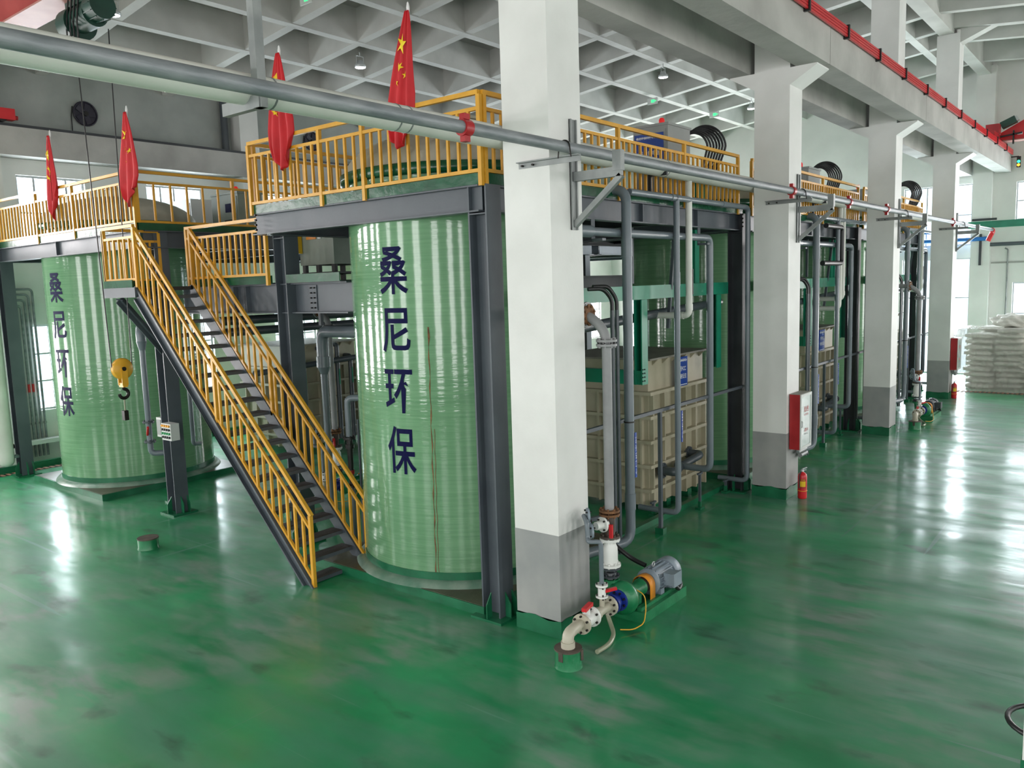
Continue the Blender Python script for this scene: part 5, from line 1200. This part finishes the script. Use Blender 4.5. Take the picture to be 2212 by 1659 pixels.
def sack_mesh():
    bm = bmesh.new(); bmesh.ops.create_cube(bm, size=2); bmesh.ops.subdivide_edges(bm, edges=bm.edges[:], cuts=3, use_grid_fill=True)
    for v in bm.verts:
        x, y, z = v.co; r = 1 - .18 * (abs(x) ** 4 + abs(y) ** 4) / 2
        v.co = Vector((x * (1 - .05 * abs(y) ** 3), y * (1 - .06 * abs(x) ** 3), z * (1 - .55 * max(abs(x), abs(y)) ** 5) + .04 * math.sin(5 * x + 3 * y)))
    for f in bm.faces: f.smooth = True
    me = bpy.data.meshes.new('sack'); bm.to_mesh(me); bm.free(); me.materials.append(SACK); return me
SM = sack_mesh(); ns = 0
rows = ('bottom', 'second', 'third', 'fourth', 'fifth', 'sixth', 'seventh', 'eighth', 'ninth', 'tenth', 'eleventh', 'twelfth')
stacks = [(24.45, -.32, 10, 'left front'), (24.5, -1.2, 11, 'second from left'), (24.45, -2.1, 9, 'middle'), (24.45, -3.0, 8, 'right front'), (25.6, -.5, 11, 'left rear'), (25.6, -1.4, 12, 'right rear')]
for sx, sy, n, nm in stacks:
    for k in range(n):
        o = bpy.data.objects.new('sack', SM); COL.objects.link(o); o.scale = (.52, .42, .095)
        o.location = (sx + random.uniform(-.09, .09) + .012 * k, sy + random.uniform(-.07, .07), .095 + .185 * k); o.rotation_euler = (random.uniform(-.04, .04), random.uniform(-.04, .04), random.uniform(-.16, .16))
        tag(o, 'white woven sack, %s from the floor in the %s stack' % (rows[k], nm), 'sack', 'white sacks stacked by the end wall')
# plastic sheet draped over the front of the pile
t = thing('plastic_sheet', 'clear crumpled plastic sheet draped over the sacks', 'plastic sheet', (23.6, -1.8, 0))
N1, N2 = 72, 34; pts = []
for j in range(N2 + 1):
    for i in range(N1 + 1):
        L_ = 6.0 * i / N1                      # plan path: along the left side, round the corner, along the front
        if L_ < 1.6: X, Y, nx, ny = 25.45 - L_, .22, 0, 1
        elif L_ < 2.1:
            a = (L_ - 1.6) / .5 * PI / 2; X, Y, nx, ny = 23.85 - .12 * math.sin(a), .10 + .12 * math.cos(a), -math.sin(a), math.cos(a)
        else: X, Y, nx, ny = 23.73, .10 - (L_ - 2.1), -1, 0
        H = 2.0 if Y > -1.75 else 2.0 - .20 * (-1.75 - Y)
        q = j / N2
        fold = .05 * math.sin(5.2 * L_ + 4 * q) + .035 * math.sin(12.7 * L_ - 9 * q + 2 * math.sin(6 * q)) + .02 * math.sin(29 * L_ + 17 * q)
        if q < .14:
            u = 1 - q / .14; o_ = -.55 * u; z = H + .05 + .03 * math.sin(7 * L_) * u
        else:
            u = (q - .14) / .86; o_ = .03 + (.18 if nx < -.5 else .55) * u + .30 * u ** 3 + abs(fold) * (.6 + u); z = (H + .04) * (1 - u) + .07 * fold
        pts.append((X + nx * o_, Y + ny * o_, max(.006 + .004 * (i % 3), z)))
m = MB(); m.add(pts, [(j * (N1 + 1) + i, j * (N1 + 1) + i + 1, (j + 1) * (N1 + 1) + i + 1, (j + 1) * (N1 + 1) + i) for j in range(N2) for i in range(N1)], sm=True); m.build('sheet', FILM, t)
t = thing('white_sack_heap', 'crumpled empty white sack lying on top of the pile', 'sack', (24.6, -1.2, 2.1))
bm = bmesh.new(); bmesh.ops.create_icosphere(bm, subdivisions=4, radius=1)
for v in bm.verts:
    p = v.co; n_ = .12 * math.sin(7 * p.x + 4 * p.y) + .10 * math.sin(11 * p.y - 6 * p.z) + .06 * math.sin(19 * p.x + 13 * p.z)
    v.co = Vector((p.x * .45, p.y * .62, p.z * .22)) * (1 + n_)
me = bpy.data.meshes.new('heap'); bm.to_mesh(me); bm.free(); me.materials.append(SACK)
for f in me.polygons: f.use_smooth = True
inst(me, 'heap', t, (24.75, -1.2, 2.25))

# ================================================================== NEAR RIGHT EDGE
t = thing('white_post', 'white post with green foot at the right edge of the picture', 'post', (.3, -4.75, 0))
m = MB(); m.box(-.08, -5.0, .20, .02, -4.445, 3.2); m.build('shaft', COLW, t)
m = MB(); m.box(-.09, -5.01, 0, .03, -4.435, .20); m.build('green_foot', GBASE, t)
t = thing('hand_wheel', 'black handwheel on a stem at the right edge', 'handwheel', (.42, -4.6, 0))
c = Vector((.42, -4.60, .30))
m = MB(); m.tube([c + Vector((.32 * math.cos(a), .32 * math.sin(a), 0)) for a in [2 * PI * k / 28 for k in range(29)]], .022, 10); m.build('rim', RUBBER, t)
for k in range(3):
    a = 2 * PI * k / 3 + .4; m = MB(); m.bar(c, c + Vector((.31 * math.cos(a), .31 * math.sin(a), 0)), .03, .02); m.build('spoke', BLKP, t)
m = MB(); m.cyl(c - Vector((0, 0, .30)), c + Vector((0, 0, .05)), .035, 12); m.build('stem', BLKP, t)
